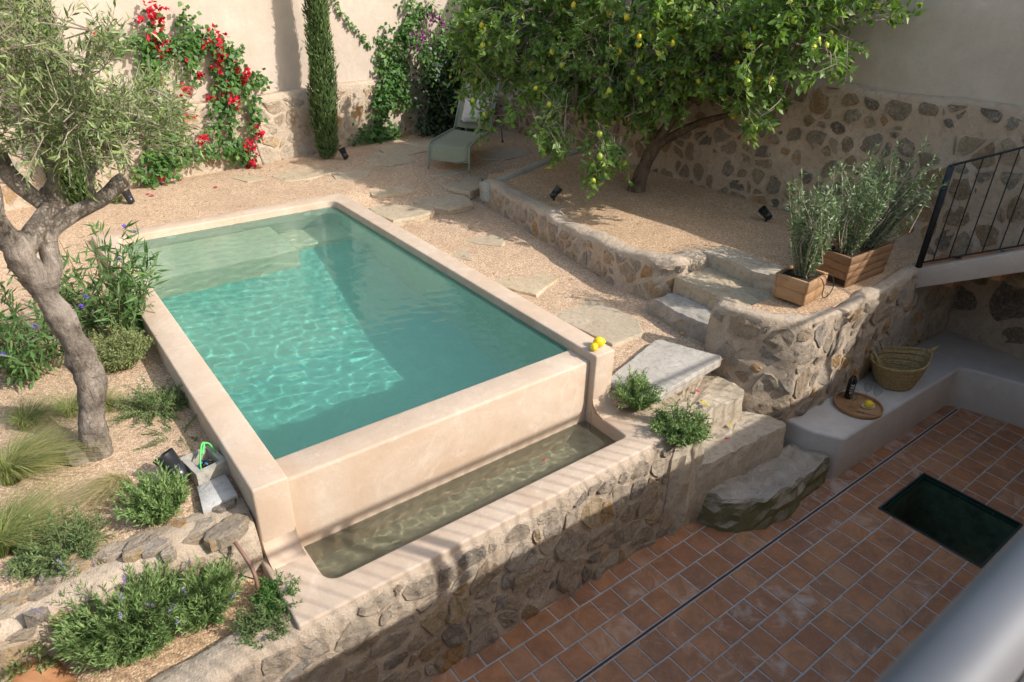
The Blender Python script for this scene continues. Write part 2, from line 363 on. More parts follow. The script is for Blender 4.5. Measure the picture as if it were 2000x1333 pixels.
def mat_straw():
    t = NT('esparto_straw'); f = t.noise(40, 5, .7); g = t.noise(3, 4)
    x = t.ramp(f, [(.3, (.23, .155, .065)), (.5, (.37, .265, .12)), (.7, (.48, .365, .19))]); t.col(x)
    w = t.n('ShaderNodeTexWave', wave_type='BANDS', bands_direction='DIAGONAL'); w.inputs['Scale'].default_value = 34; w.inputs['Distortion'].default_value = 3
    t.l(t.co(), w.inputs['Vector']); p = t.bump(w.outputs['Fac'], .5, .006); t.bump(f, .6, .004, p); return t.set(.85, .2)
M['straw'] = mat_straw()
M['tray'] = mat_wood('tray_wood', (.33, .17, .075), (.43, .24, .11), (.52, .31, .16))
M['bottle'] = plain('dark_bottle_glass', (.008, .009, .010), .08, .6, 0, .1)
M['foil'] = plain('amber_foil', (.36, .17, .04), .35, .5, .3, .1)
M['print'] = plain('white_print', (.62, .62, .62), .6, .3, 0, .05)
M['ceramic'] = plain('white_ceramic', (.72, .70, .66), .3, .5, 0, .03)
M['brass'] = plain('dark_steel', (.16, .12, .09), .35, .5, .6, .1)
t = NT('clear_glass'); t.t.nodes.remove(t.b); a_ = t.n('ShaderNodeBsdfTransparent'); b_ = t.n('ShaderNodeBsdfGlossy'); b_.inputs['Roughness'].default_value = .03; a_.inputs[0].default_value = (.93, .95, .95, 1); f_ = t.n('ShaderNodeLayerWeight'); f_.inputs[0].default_value = .25; m_ = t.n('ShaderNodeMixShader'); t.l(t.math('MULTIPLY', f_.outputs['Facing'], .45), m_.inputs[0]); t.l(a_.outputs[0], m_.inputs[1]); t.l(b_.outputs[0], m_.inputs[2]); t.l(m_.outputs[0], t.out.inputs[0]); M['glass'] = t.m
M['pvc'] = plain('brown_conduit', (.22, .125, .09), .5, .4, 0, .1)
M['cable'] = plain('black_cable', (.02, .02, .02), .5, .4, 0, .1)
M['green_cable'] = plain('green_cable', (.06, .45, .08), .4, .5, 0, .05)
M['blue_cable'] = plain('blue_cable', (.03, .18, .42), .45, .5, 0, .05)
M['grey_block'] = mat_flag('concrete_block', (.33, .31, .26), (.42, .395, .335), (.48, .45, .39))
M['grey_paver'] = mat_flag('pale_concrete_paver', (.52, .51, .49), (.60, .59, .57), (.66, .65, .63))
M['clay'] = plain('clay_roof_tile', (.52, .25, .115), .8, .25, 0, .15, 6, .3, 60)
M['spot'] = plain('black_spotlight', (.02, .021, .025), .3, .5, 0, .1)
M['steel'] = plain('steel_frame', (.07, .10, .10), .3, .5, .5, .1)
M['pit'] = plain('dark_pit', (.035, .035, .032), .9, .2, 0, .4, 20)
M['petal'] = plain('fallen_petal', (.52, .02, .09), .7, .2, 0, .15)
M['yellow_leaf'] = plain('yellowed_leaf', (.50, .40, .07), .7, .2, 0, .2)
M['drain'] = plain('drain_slot', (.02, .016, .013), .6, .3, 0, .3)

def mat_refr(name, tint, ior=1.33, milk=None, mf=.0):
    t = NT(name); t.t.nodes.remove(t.b); g = t.n('ShaderNodeBsdfGlass'); g.inputs['Roughness'].default_value = 0.0; g.inputs['IOR'].default_value = ior
    g.inputs['Color'].default_value = (*tint, 1)
    if milk:
        d_ = t.n('ShaderNodeBsdfDiffuse'); d_.inputs[0].default_value = (*milk, 1); m_ = t.n('ShaderNodeMixShader'); m_.inputs[0].default_value = mf
        t.l(g.outputs[0], m_.inputs[1]); t.l(d_.outputs[0], m_.inputs[2]); t.l(m_.outputs[0], t.out.inputs['Surface'])
    else: t.l(g.outputs[0], t.out.inputs['Surface'])
    return t.m
def water_body(name, x0, x1, y0, y1, z0, z1, st, amp, fr, mat):
    nx, ny = int((x1-x0)/st), int((y1-y0)/st); X, Y_ = np.meshgrid(np.linspace(x0, x1, nx+1), np.linspace(y0, y1, ny+1)); Z = np.zeros_like(X); rs = np.random.RandomState(17)
    for k in range(34):                         # sum of small wind ripples
        a = rs.normal(.9, .75); lam = fr*rs.uniform(.55, 2.4); ph = rs.uniform(0, 6.28); w_ = 2*math.pi/lam
        Z += amp*(lam/fr)**1.1*np.sin(w_*(X*math.cos(a)+Y_*math.sin(a))+ph+.9*np.sin(2.1*X+k)+.8*np.sin(1.7*Y_+2*k))
    V = np.stack([X, Y_, z1+Z], -1).reshape(-1, 3); n = nx+1; i, j = np.meshgrid(np.arange(nx), np.arange(ny)); a = (j*n+i).ravel(); F = [tuple(q) for q in np.stack([a, a+1, a+n+1, a+n], 1)]
    ring = [i_ for i_ in range(n)]+[j_*n+nx for j_ in range(1, ny+1)]+[ny*n+i_ for i_ in range(nx-1, -1, -1)]+[j_*n for j_ in range(ny-1, 0, -1)]
    o_ = len(V); V = np.vstack([V, [(V[r_][0], V[r_][1], z0) for r_ in ring]]); m = len(ring)
    F += [(ring[(k+1) % m], ring[k], o_+k, o_+(k+1) % m) for k in range(m)]; F.append(tuple(o_+k for k in range(m-1, -1, -1)))
    ob_ = struct(add(name, V, F, mat, sm=False)); ob_.cycles.is_caustics_caster = True
    ob_.data.polygons.foreach_set('use_smooth', np.array([1]*(nx*ny)+[0]*(m+1), dtype=bool)); return ob_
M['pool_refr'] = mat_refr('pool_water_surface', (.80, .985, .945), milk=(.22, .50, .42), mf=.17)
M['trough_refr'] = mat_refr('trough_water_surface', (.90, .92, .84), milk=(.34, .33, .25), mf=.15)
M['lining'] = mat_plaster('pool_lining', (.175, .43, .36), (.15, .40, .335), (.22, .465, .385), .001, .7, 1.4)  # light absorbed by the deep water is painted into the floor colour
M['wall_lining'] = mat_plaster('wall_lining', (.33, .46, .34), (.28, .41, .30), (.38, .50, .38), .001, .7, 1.4)  # green of the water painted into the side wall colour
M['ramp_lining'] = mat_plaster('ramp_lining', (.38, .535, .43), (.33, .49, .39), (.44, .58, .47), .001, .7, 1.4)  # lighter painted water tint for the shallower floor
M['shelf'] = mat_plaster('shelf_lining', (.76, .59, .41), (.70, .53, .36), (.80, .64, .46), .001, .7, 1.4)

# ------------------------------------------------------------------ wall builders
class Path:
    """front line of a wall in plan; outward normal lies to the right of its direction"""
    def __init__(self, pts, step=.06, soft=2):
        P = [np.array(p, float) for p in pts]; out = []
        for a, b in zip(P[:-1], P[1:]):
            n = max(1, int(np.linalg.norm(b-a)/step))
            out += [a+(b-a)*k/n for k in range(n)]
        out.append(P[-1]); A = np.array(out)
        for _ in range(soft): A[1:-1] = (A[:-2]+2*A[1:-1]+A[2:])/4
        self.P = A; seg = np.linalg.norm(np.diff(A, axis=0), axis=1); self.u = np.concatenate([[0], np.cumsum(seg)]); self.L = self.u[-1]
        T = np.gradient(A, axis=0); T = unit(T); self.N = np.stack([T[:, 1], -T[:, 0]], 1)
    def at(self, u):
        x = np.interp(u, self.u, self.P[:, 0]); y = np.interp(u, self.u, self.P[:, 1])
        n = np.array([np.interp(u, self.u, self.N[:, 0]), np.interp(u, self.u, self.N[:, 1])]); n /= max(np.linalg.norm(n), 1e-6)
        return x, y, n
def cst(v): return (lambda u: v) if not callable(v) else v
def wall_body(name, path, thick, z0, z1, mat, parent, batter=0.0, amp=.012, rr=.03, dz=.06, topamp=.012, nsc=5.0):
    z0, z1 = cst(z0), cst(z1); V, F = [], []; rows = None
    for i, u in enumerate(path.u):
        x, y, n = path.at(u); a, b = z0(u), z1(u); k = max(2, int((z1(path.L/2)-z0(path.L/2))/dz))
        sec = [(batter*(b-(a+(b-rr-a)*j/k)), a+(b-rr-a)*j/k) for j in range(k+1)]
        sec += [(-rr*.3, b-rr*.3), (-rr, b)]
        m = max(2, int((thick-2*rr)/.07)); sec += [(-rr-(thick-2*rr)*j/m, b) for j in range(1, m+1)]
        sec += [(-thick, b-rr), (-thick, a)]
        for q, (d, z) in enumerate(sec):
            w = amp*(nz(x*nsc, y*nsc, z*nsc)+.6*nz(x*nsc*2.3+7, y*nsc*2.3, z*nsc*2.3))
            up = topamp*nz(x*4+3, y*4, d*6)*(1 if q > k-1 else 0)
            V.append((x+n[0]*(d+w), y+n[1]*(d+w), z+up))
        rows = len(sec)
    N = len(path.u)
    for i in range(N-1):
        for j in range(rows-1): F.append((i*rows+j, (i+1)*rows+j, (i+1)*rows+j+1, i*rows+j+1))
    F.append(tuple(range(rows))); F.append(tuple((N-1)*rows+j for j in range(rows-1, -1, -1)))
    return add(name, V, F, mat, parent, sm=True)
def clip(poly, a, b, c):
    out = []; n = len(poly)
    for i in range(n):
        p, q = poly[i], poly[(i+1) % n]; dp = a*p[0]+b*p[1]-c; dq = a*q[0]+b*q[1]-c
        if dp <= 0: out.append(p)
        if dp*dq < 0: t = dp/(dp-dq); out.append((p[0]+(q[0]-p[0])*t, p[1]+(q[1]-p[1])*t))
    return out
def stone_cells(Wd, Hf, size, rng, aspect=1.35, u0=0.0, vtop=None):
    seeds = []; dv = size; rows = int(Hf/dv)+2
    for r in range(rows):
        nu = int((Wd-u0)/(size*aspect))+2
        for k in range(nu):
            seeds.append((u0+(k+.5*(r % 2)+rng.uniform(-.48, .48))*size*aspect, (r+.3+rng.uniform(-.46, .46))*dv, rng.uniform(-1, 1)*size*size*.7))
    seeds = [q for q in seeds if rng.random() > .26]
    for i, (x, y, w) in enumerate(seeds):
        if x < u0+.02 or x > Wd-.02 or y < 0.01 or y > Hf: continue
        poly = [(max(u0, x-2*size), max(-.02, y-1.7*size)), (min(Wd, x+2*size), max(-.02, y-1.7*size)), (min(Wd, x+2*size), y+1.7*size), (max(u0, x-2*size), y+1.7*size)]
        for j, (x2, y2, w2) in enumerate(seeds):
            if j == i or abs(x2-x) > 3*size*aspect or abs(y2-y) > 3*size: continue
            poly = clip(poly, 2*(x2-x), 2*(y2-y), (x2*x2+y2*y2-w2)-(x*x+y*y-w))
            if len(poly) < 3: break
        if len(poly) < 3: continue
        if vtop is not None:
            tv = vtop(x)
            poly = clip(poly, 0, 1, tv)
            if len(poly) < 3: continue
        yield poly
def rubble(parent, path, z0, z1, size, mat, seed, keep=.85, gap=.16, proud=.02, batter=0.0, aspect=1.3, u0=0.0, u1=None, topgap=.03, maxn=300, amp=.012, nsc=5.0):
    z0, z1 = cst(z0), cst(z1); rng = random.Random(seed); L = path.L if u1 is None else u1; n_st = 0; K = 11
    hmax = max(z1(u)-z0(u) for u in np.linspace(u0, L, 20)); extra = []
    cells = [q for q in stone_cells(L, hmax, size, rng, aspect, u0, lambda u: z1(u)-z0(u)-topgap) if rng.random() <= keep]
    cells.sort(key=lambda q: -np.ptp(np.array(q), axis=0).prod())
    for poly in cells:
        P = np.array(poly); c = P.mean(0); ext = np.ptp(P, axis=0)
        if min(ext) < size*.28: continue
        g = gap*size*rng.uniform(.7, 1.6)
        d = np.linalg.norm(P-c, axis=1); P = c+(P-c)*np.maximum(.3, 1-g/np.maximum(d, 1e-4))[:, None]
        Q = []                                                   # cut corners, then resample to an irregular ring
        for a, b in zip(P, np.roll(P, -1, 0)):
            l = np.linalg.norm(b-a)
            if l < .02: Q.append((a+b)/2); continue
            Q.append(a+(b-a)*.1); Q.append(a+(b-a)*.9)
        Q = np.array(Q); seg = np.linalg.norm(np.roll(Q, -1, 0)-Q, axis=1); cu = np.concatenate([[0], np.cumsum(seg)]); K = 11
        tt = (np.arange(K)+rng.random())/K*cu[-1] % cu[-1]; QQ = np.vstack([Q, Q[:1]])
        R0 = np.stack([np.interp(tt, cu, QQ[:, 0]), np.interp(tt, cu, QQ[:, 1])], 1)
        o = np.argsort(np.arctan2(R0[:, 1]-c[1], R0[:, 0]-c[0])); R0 = R0[o]
        R0 = c+(R0-c)*np.array([rng.uniform(.86, 1.08) for _ in range(K)])[:, None]
        h = proud*rng.uniform(.35, 1.25); V = []
        tilt = (rng.uniform(-.12, .12), rng.uniform(-.14, .10))
        def fm(q, dd):
            x, y, n = path.at(min(max(q[0], 0), path.L)); z = z0(q[0])+q[1]; b = batter*(z1(q[0])-z)
            w = amp*(nz(x*nsc, y*nsc, z*nsc)+.6*nz(x*nsc*2.3+7, y*nsc*2.3, z*nsc*2.3))
            dd = dd+b+w
            return (x+n[0]*dd, y+n[1]*dd, z)
        for s, dd, rg in ((1.02, -.012, 0), (.955, h*.8, .35), (.58, h, .6)):
            for q in R0:
                qq = c+(q-c)*s; e = qq-c
                V.append(fm(qq, dd+(h*rg*rng.uniform(-1, 1))+(tilt[0]*e[0]+tilt[1]*e[1] if rg else 0)))
        V.append(fm(c, h*rng.uniform(.8, 1.25)))
        F = []
        for r in range(2):
            for k in range(K): F.append((r*K+k, r*K+(k+1) % K, (r+1)*K+(k+1) % K, (r+1)*K+k))
        F += [(2*K+k, 2*K+(k+1) % K, 3*K) for k in range(K)]
        if n_st >= maxn: extra.append((V, F)); continue
        so = add('stone', V, F, mat, parent, sm=False); n_st += 1
        at = so.data.attributes.new('edge', 'FLOAT', 'POINT'); at.data.foreach_set('value', np.array([1.0]*K+[.8]*K+[.25]*K+[0.0], np.float32))
    if extra:
        so = stuff(add('small_stones', *joinVF(*extra), mat, parent, sm=False)); at = so.data.attributes.new('edge', 'FLOAT', 'POINT'); at.data.foreach_set('value', np.array(([1.0]*K+[.8]*K+[.25]*K+[0.0])*len(extra), np.float32))
    return n_st, len(extra)
def rock(poly, z0, z1, seed, rough=.03, inset=.9, sub=3, topvar=.02, flare=0.0):
    """an irregular block of stone: outline, broken sides, uneven top"""
    P = np.array(poly, float); c = P.mean(0); Q = []
    for a, b in zip(P, np.roll(P, -1, 0)):
        m = max(1, int(np.linalg.norm(b-a)/.055)) if sub > 2 else sub
        for k in range(m): Q.append(a+(b-a)*k/m)
    Q = np.array(Q); n = len(Q); V = []
    lev = [(1.0+flare, 0), (1.01+flare*.7, .2), (1.0+flare*.4, .4), (1.01+flare*.2, .62), (1.0, .8), (.99, .93), (inset, 1.0), (inset*.86, 1.0), (inset*.72, 1.0), (inset*.56, 1.0), (inset*.4, 1.0), (inset*.2, 1.0)]
    if sub < 3: lev = [lev[0], lev[3], lev[5], lev[6], lev[9]]
    def fr(x, y, z, s_): v = 1-2*abs(nz(x*s_+seed, y*s_, z*s_)); return v
    for s_, h_ in lev:
        for q in Q:
            e = (q-c)*s_; x, y = c+e; z = z0+(z1-z0)*h_
            w_ = rough*(.7*fr(x, y, z*1.6, 5)-.35+.5*nz(x*13+seed, y*13, z*13))*(1.0 if s_ > .9 else .3); l_ = max(np.linalg.norm(e), 1e-4)
            x += e[0]/l_*w_; y += e[1]/l_*w_
            z += topvar*(.8*nz(x*4+seed, y*4, 1)+.6*fr(x, y, 2, 7)-.3+.35*nz(x*22+seed, y*22, 2))*(h_ > .5)
            V.append((x, y, z))
    V.append((c[0], c[1], z1+topvar*nz(c[0]*5+seed, c[1]*5, 1))); F = []
    for r in range(len(lev)-1):
        for k in range(n): F.append((r*n+k, r*n+(k+1) % n, (r+1)*n+(k+1) % n, (r+1)*n+k))
    m = (len(lev)-1)*n; F += [(m+k, m+(k+1) % n, len(V)-1) for k in range(n)]
    F.append(tuple(range(n-1, -1, -1)))
    return V, F

# ------------------------------------------------------------------ ground
V, F = box(-150, 150, -150, 150, -1.3, -1.2)
struct(add('ground', V, F, M['gravel']))
def gz(x, y):
    right = 1.035+.16*smooth((y-3.2)/4.0)+.2*smooth((y-7.2)/1.2)
    left = 1.27+.13*smooth((y-5.0)/3.5)-.05*smooth((3.9-y)/.5)
    t = smooth((x-.7)/2.7) if y < 8 else smooth((x-2.2)/2.0)
    z = left*(1-t)+right*t
    return z
def patch(x0, x1, y0, y1, st, zf, keep=None, amp=.012):
    nx = max(1, int(round((x1-x0)/st))); ny = max(1, int(round((y1-y0)/st))); V, F = [], []
    for j in range(ny+1):
        for i in range(nx+1):
            x = x0+(x1-x0)*i/nx; y = y0+(y1-y0)*j/ny
            V.append((x, y, zf(x, y)+amp*(nz(x*2.2, y*2.2, 0)+.5*nz(x*6, y*6, 3))))
    for j in range(ny):
        for i in range(nx):
            cx, cy = x0+(x1-x0)*(i+.5)/nx, y0+(y1-y0)*(j+.5)/ny
            if keep is None or keep(cx, cy): a = j*(nx+1)+i; F.append((a, a+1, a+nx+2, a+nx+1))
    return V, F
def back_y(x): return np.interp(x, [-4, 1.668, 3.073, 4.056, 5.276, 7.02, 7.7], [8.75, 9.73, 9.98, 10.16, 10.48, 10.76, 10.86])
parts = [patch(-4, .70, 3.28, 11, .1, gz), patch(.70, 3.40, 7.90, 11, .12, gz), patch(3.40, 5.3, 3.0, 11, .1, gz), patch(5.3, 7.7, 7.3, 11, .12, gz)]
gravel = struct(add('gravel_path', *joinVF(*parts), M['gravel'], sm=True))
# flagstones laid in the gravel
def flag(cx, cy, pts_px, z, th, seed, mat, topvar=.006):
    poly = np.array([onz(p, z)[:2] for p in pts_px]); poly = poly.mean(0)+(poly-poly.mean(0))*1.12
    V, F = rock(poly, z-.07, z+th*.7, seed, .02, .97, 3, topvar)
    add('flagstone', V, F, mat, gravel, sm=False)
flags = [
 ([(537, 345), (575, 330), (640, 328), (655, 336), (600, 350), (560, 354)], 1.40, .012), ([(652, 343), (680, 330), (722, 333), (720, 345), (690, 352), (660, 351)], 1.395, .01),
 ([(715, 370), (735, 358), (775, 352), (806, 372), (770, 380), (730, 381)], 1.345, .016), ([(727, 411), (755, 404), (838, 404), (842, 414), (818, 424), (770, 432), (748, 424)], 1.262, .03),
 ([(808, 394), (850, 380), (905, 384), (918, 398), (880, 408), (830, 404)], 1.262, .018), ([(848, 350), (880, 336), (935, 340), (940, 366), (915, 378), (870, 368)], 1.30, .05),
 ([(745, 292), (785, 280), (850, 278), (845, 292), (800, 302), (760, 300)], 1.405, .012), ([(713, 312), (740, 300), (790, 304), (805, 316), (760, 324), (725, 322)], 1.402, .012),
 ([(860, 448), (905, 441), (960, 452), (982, 470), (975, 480), (930, 476), (885, 464)], 1.16, .02), ([(842, 462), (880, 462), (908, 480), (918, 508), (880, 500), (850, 482)], 1.15, .014),
 ([(905, 512), (960, 494), (1010, 508), (1078, 545), (1040, 572), (985, 560), (935, 532)], 1.11, .014), ([(1035, 590), (1090, 570), (1150, 580), (1235, 625), (1245, 648), (1190, 668), (1130, 640), (1080, 614)], 1.065, .014),
 ([(800, 330), (840, 318), (905, 324), (915, 334), (860, 344), (815, 342)], 1.375, .012), ([(930, 300), (965, 288), (1020, 292), (1030, 302), (985, 312), (945, 310)], 1.40, .012),
 ([(240, 400), (280, 396), (300, 404), (265, 412)], 1.372, .004), ([(455, 348), (490, 342), (520, 350), (485, 356)], 1.398, .008)]
for i, (pp, z, th) in enumerate(flags): flag(0, 0, pp, z, th, i*3+1, M['flag'])

# raised bed gravel (right) and the low bed (front left)
BX = [(5.12, 7.35), (5.04, 6.6), (4.94, 5.5), (4.88, 4.65), (4.93, 4.12)]
def bed_keep(x, y):
    xl = np.interp(y, [4.0, 4.65, 5.5, 6.6, 7.4], [5.0, 5.05, 5.1, 5.2, 5.28])
    if y > 3.98: return x > xl and y < 7.42+(x-5.15)*.30+.05
    if y > 3.13: return x > 5.60
    return y > 2.62 and x > 4.98-(y-2.62)*.35 and x < 7.7
def bedz(x, y):
    z = 1.45+.02*smooth((y-6)/1.5)-.02*smooth((5.6-x)/.6)
    if y < 3.2 and x < 5.7: z -= .05*smooth((5.75-x)/.5)
    return z
struct(add('planting_bed', *patch(4.5, 7.66, 2.55, 8.3, .08, bedz, bed_keep), M['gravel_gold'], sm=True))
struct(add('lower_planting_bed', *patch(-2.6, .70, 2.63, 3.26, .08, lambda x, y: .885), M['gravel_gold'], sm=True))

# tiled terrace floor
V, F = joinVF(box(-3, 5.255, -1.7, 2.62, -.2, -.0036), box(6.065, 8.6, -1.7, 2.75, -.2, -.0036), box(5.255, 6.065, -1.7, .848, -.2, -.0036), box(5.255, 6.065, 1.672, 2.75, -.2, -.0036))
floor = struct(add('terrace_floor', V, F, M['grout']))
rng = random.Random(5)
def tile_mesh(w, d, seed):
    r = random.Random(seed); j = lambda: r.uniform(-.0035, .0035)
    P = [(-w/2+j(), -d/2+j()), (0+j(), -d/2+j()*.6), (w/2+j(), -d/2+j()), (w/2+j()*.6, 0), (w/2+j(), d/2+j()), (0, d/2+j()*.6), (-w/2+j(), d/2+j()), (-w/2+j()*.6, 0)]
    V = [(x, y, -.02) for x, y in P]+[(x, y, -.0025) for x, y in P]+[(x*.965, y*.965, .0008) for x, y in P]+[(0, 0, .0012)]
    F = [(k, (k+1) % 8, 8+(k+1) % 8, 8+k) for k in range(8)]+[(8+k, 8+(k+1) % 8, 16+(k+1) % 8, 16+k) for k in range(8)]+[(16+k, 16+(k+1) % 8, 24) for k in range(8)]
    me = bpy.data.meshes.new('tile'); me.from_pydata(V, [], F); me.update(); me.materials.append(M['tile']); return me
TW = .2016; cache = {}
def put_tile(x0, x1, y0, y1, z=0.0, parent=floor):
    w, d = round(x1-x0, 3), round(y1-y0, 3)
    if w < .008 or d < .008: return
    k = (w, d, rng.randrange(5))
    if k not in cache: cache[k] = tile_mesh(max(.005, w-.012), max(.005, d-.012), rng.random())
    o = bpy.data.objects.new('tile', cache[k]); COL.objects.link(o); o.parent = parent; ORG[o] = ORG[parent]
    o.location = Vector(((x0+x1)/2, (y0+y1)/2, z+rng.uniform(-.0012, .0012)))-Vector(ORG[parent]); o.rotation_euler = (rng.uniform(-.004, .004), rng.uniform(-.004, .004), rng.uniform(-.008, .008))
GL = (5.26, 6.06, .853, 1.667)
rows = [(2.390, 2.53)]+[(2.188, 2.390), (1.978, 2.188)]+[(1.951-TW*(k+1), 1.951-TW*k) for k in range(0, 11)]
tiles = []
for ri, (ya, yb) in enumerate(rows):
    off = 1.712 if ri % 2 == 0 else 1.804
    k0 = int((-1.0-off)/TW); x = off+k0*TW
    while x < 7.9:
        xa, xb = x, x+TW; x += TW
        segs = [(xa, xb)]
        if ya < GL[3]-.004 and yb > GL[2]+.004:
            segs = []
            if xa < GL[0]: segs.append((xa, min(xb, GL[0])))
            if xb > GL[1]: segs.append((max(xa, GL[1]), xb))
            ca_, cb_ = max(xa, GL[0]), min(xb, GL[1])
            if cb_-ca_ > .01 and yb > GL[3]+.01: tiles.append((True, (ca_, cb_, GL[3], yb)))
            if cb_-ca_ > .01 and ya < GL[2]-.01: tiles.append((True, (ca_, cb_, ya, GL[2])))
        for a, b in segs:
            if b-a > .008:
                pp = project(np.array([((a+b)/2, (ya+yb)/2, 0)]))[0]
                inside = -60 < pp[0] < 2060 and -60 < pp[1] < 1390
                tiles.append((inside and not (a > 5.2 and ya > 2.0) and not (3.9 < a < 5.1 and ya > 2.3), (a, b, ya, yb)))
n_in = 0; rest = []
for vis, q in tiles:
    if vis and n_in < 296: put_tile(*q); n_in += 1
    else: rest.append(q)
if rest:
    RV, RF = joinVF(*[box(a+.004, b-.004, c_+.004, d_-.004, -.02, .0005) for a, b, c_, d_ in rest])
    stuff(add('tile_field', RV, RF, M['tile'], floor))
V, F = box(.4, 7.42, 1.960, 1.968, -.012, -.003)
sd = thing('slot_drain', 'thin dark slot drain running straight across the terracotta floor', 'drain', (4, 1.96, 0))
add('slot', V, F, M['drain'], sd); add('edge_strip', *joinVF(box(.4, 7.42, 1.9555, 1.9595, -.012, .0005), box(.4, 7.42, 1.9685, 1.9725, -.012, .0005)), M['pvc'], sd)

# glass floor light
g = thing('floor_skylight', 'square glass floor light with teal edge set in the terracotta tiles', 'skylight', (5.66, 1.26, 0))
x0, x1, y0, y1 = GL
add('pit_wall', *joinVF(box(x0, x0+.02, y0, y1, -.9, -.05), box(x1-.02, x1, y0, y1, -.9, -.05), box(x0+.02, x1-.02, y0, y0+.02, -.9, -.05), box(x0+.02, x1-.02, y1-.02, y1, -.9, -.05)), plain('pit_wall_paint', (.42, .42, .34), .8, .2, 0, .25, 12), g)
add('pit_floor', *box(x0+.02, x1-.02, y0+.02, y1-.02, -.9, -.88), M['pit'], g)
add('frame', *joinVF(box(x0, x0+.012, y0, y1, -.05, .003), box(x1-.012, x1, y0, y1, -.05, .003), box(x0+.012, x1-.012, y0, y0+.012, -.05, .003), box(x0+.012, x1-.012, y1-.012, y1, -.05, .003)), M['steel'], g)
t = NT('floor_glass'); t.t.nodes.remove(t.b); tr = t.n('ShaderNodeBsdfTransparent'); tr.inputs[0].default_value = (.62, .72, .68, 1); gl_ = t.n('ShaderNodeBsdfGlossy'); gl_.inputs['Roughness'].default_value = .06
fr = t.n('ShaderNodeLayerWeight'); fr.inputs[0].default_value = .3; mx = t.n('ShaderNodeMixShader'); t.l(t.math('MULTIPLY', fr.outputs['Facing'], .25), mx.inputs[0]); t.l(tr.outputs[0], mx.inputs[1]); t.l(gl_.outputs[0], mx.inputs[2]); t.l(mx.outputs[0], t.out.inputs[0]); M['floor_glass'] = t.m
add('pane', *box(x0+.013, x1-.013, y0+.013, y1-.013, -.018, -.001), M['floor_glass'], g)
t = plain('glass_edge_green', (.045, .16, .15), .25, .5, 0, .1)
add('glass_edge', *joinVF(box(x0+.013, x0+.03, y0+.013, y1-.013, -.045, -.02), box(x1-.03, x1-.013, y0+.013, y1-.013, -.045, -.02), box(x0+.03, x1-.03, y1-.03, y1-.013, -.045, -.02)), t, g)
DV, DF = [], []
rr_ = random.Random(8)
for k in range(45):
    cx, cy, r = rr_.uniform(x0+.06, x1-.06), rr_.uniform(y0+.06, y1-.06), rr_.uniform(.0008, .0022)
    DV.append(([(cx-r, cy-r, .0005), (cx+r, cy-r, .0005), (cx+r, cy+r, .0005), (cx-r, cy+r, .0005), (cx, cy, .0005+r)], [(0, 1, 4), (1, 2, 4), (2, 3, 4), (3, 0, 4)]))
stuff(add('dust_specks', *joinVF(*DV), M['ceramic'], g))

# ------------------------------------------------------------------ pool
PX0, PX1, PX2, PX3, PY0, PY2, PY3, RIM = .674, .878, 3.223, 3.418, 3.143, 7.713, 7.919, 1.455
pool = thing('swimming_pool', 'long plastered pool with raised beige rim, filled with turquoise water', 'pool', (2.05, 5.5, .2))
r = .11
U = [(PX0, PY0), (PX1, PY0)]+[(PX1, PY2-r)]+[(PX1+r-r*math.cos(math.radians(a)), PY2-r+r*math.sin(math.radians(a))) for a in range(10, 91, 10)]
U += [(PX2-r+r*math.sin(math.radians(a)), PY2-r+r*math.cos(math.radians(a))) for a in range(0, 91, 10)]+[(PX2, PY0), (PX3, PY0), (PX3, PY3), (PX0, PY3)]
o = add('rim', *prism(U[::-1], .0, RIM), M['pool'], pool); bevel(o, .014, 3)
o = add('weir_wall', *box(PX1-.01, PX2+.01, 3.205, 3.437, .0, 1.387), M['pool'], pool); bevel(o, .02, 3)
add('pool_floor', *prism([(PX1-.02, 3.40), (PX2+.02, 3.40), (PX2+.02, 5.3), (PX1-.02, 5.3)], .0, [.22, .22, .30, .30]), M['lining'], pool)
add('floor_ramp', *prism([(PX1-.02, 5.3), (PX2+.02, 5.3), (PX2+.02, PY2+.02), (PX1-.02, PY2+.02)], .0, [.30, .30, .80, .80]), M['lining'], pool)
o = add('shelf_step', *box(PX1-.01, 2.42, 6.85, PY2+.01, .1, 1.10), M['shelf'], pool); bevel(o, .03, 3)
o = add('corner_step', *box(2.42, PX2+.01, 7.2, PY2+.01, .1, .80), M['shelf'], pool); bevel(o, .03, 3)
add('side_lining', *box(PX2-.003, PX2+.003, 3.42, PY2-.10, .0, 1.37), M['wall_lining'], pool)  # thin panel added to carry the water's green over the plaster
for px_, zz in (((334, 470), 1.30), ((601, 430), 1.30)):
    c = ony(px_, PY2-.004)
    V, F = lathe([(0, 0), (.045, 0), (.05, .01), (.035, .016), (0, .017)], 16); Vn = [(c[0]+v[0], PY2-.002-v[2], c[2]+v[1]) for v in V]
    add('inlet_cover', Vn, F, M['ceramic'], pool)
PWZ = 1.378
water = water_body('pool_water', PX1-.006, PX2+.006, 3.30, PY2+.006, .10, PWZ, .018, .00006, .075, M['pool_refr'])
for ch in pool.children: ch.cycles.is_caustics_receiver = True
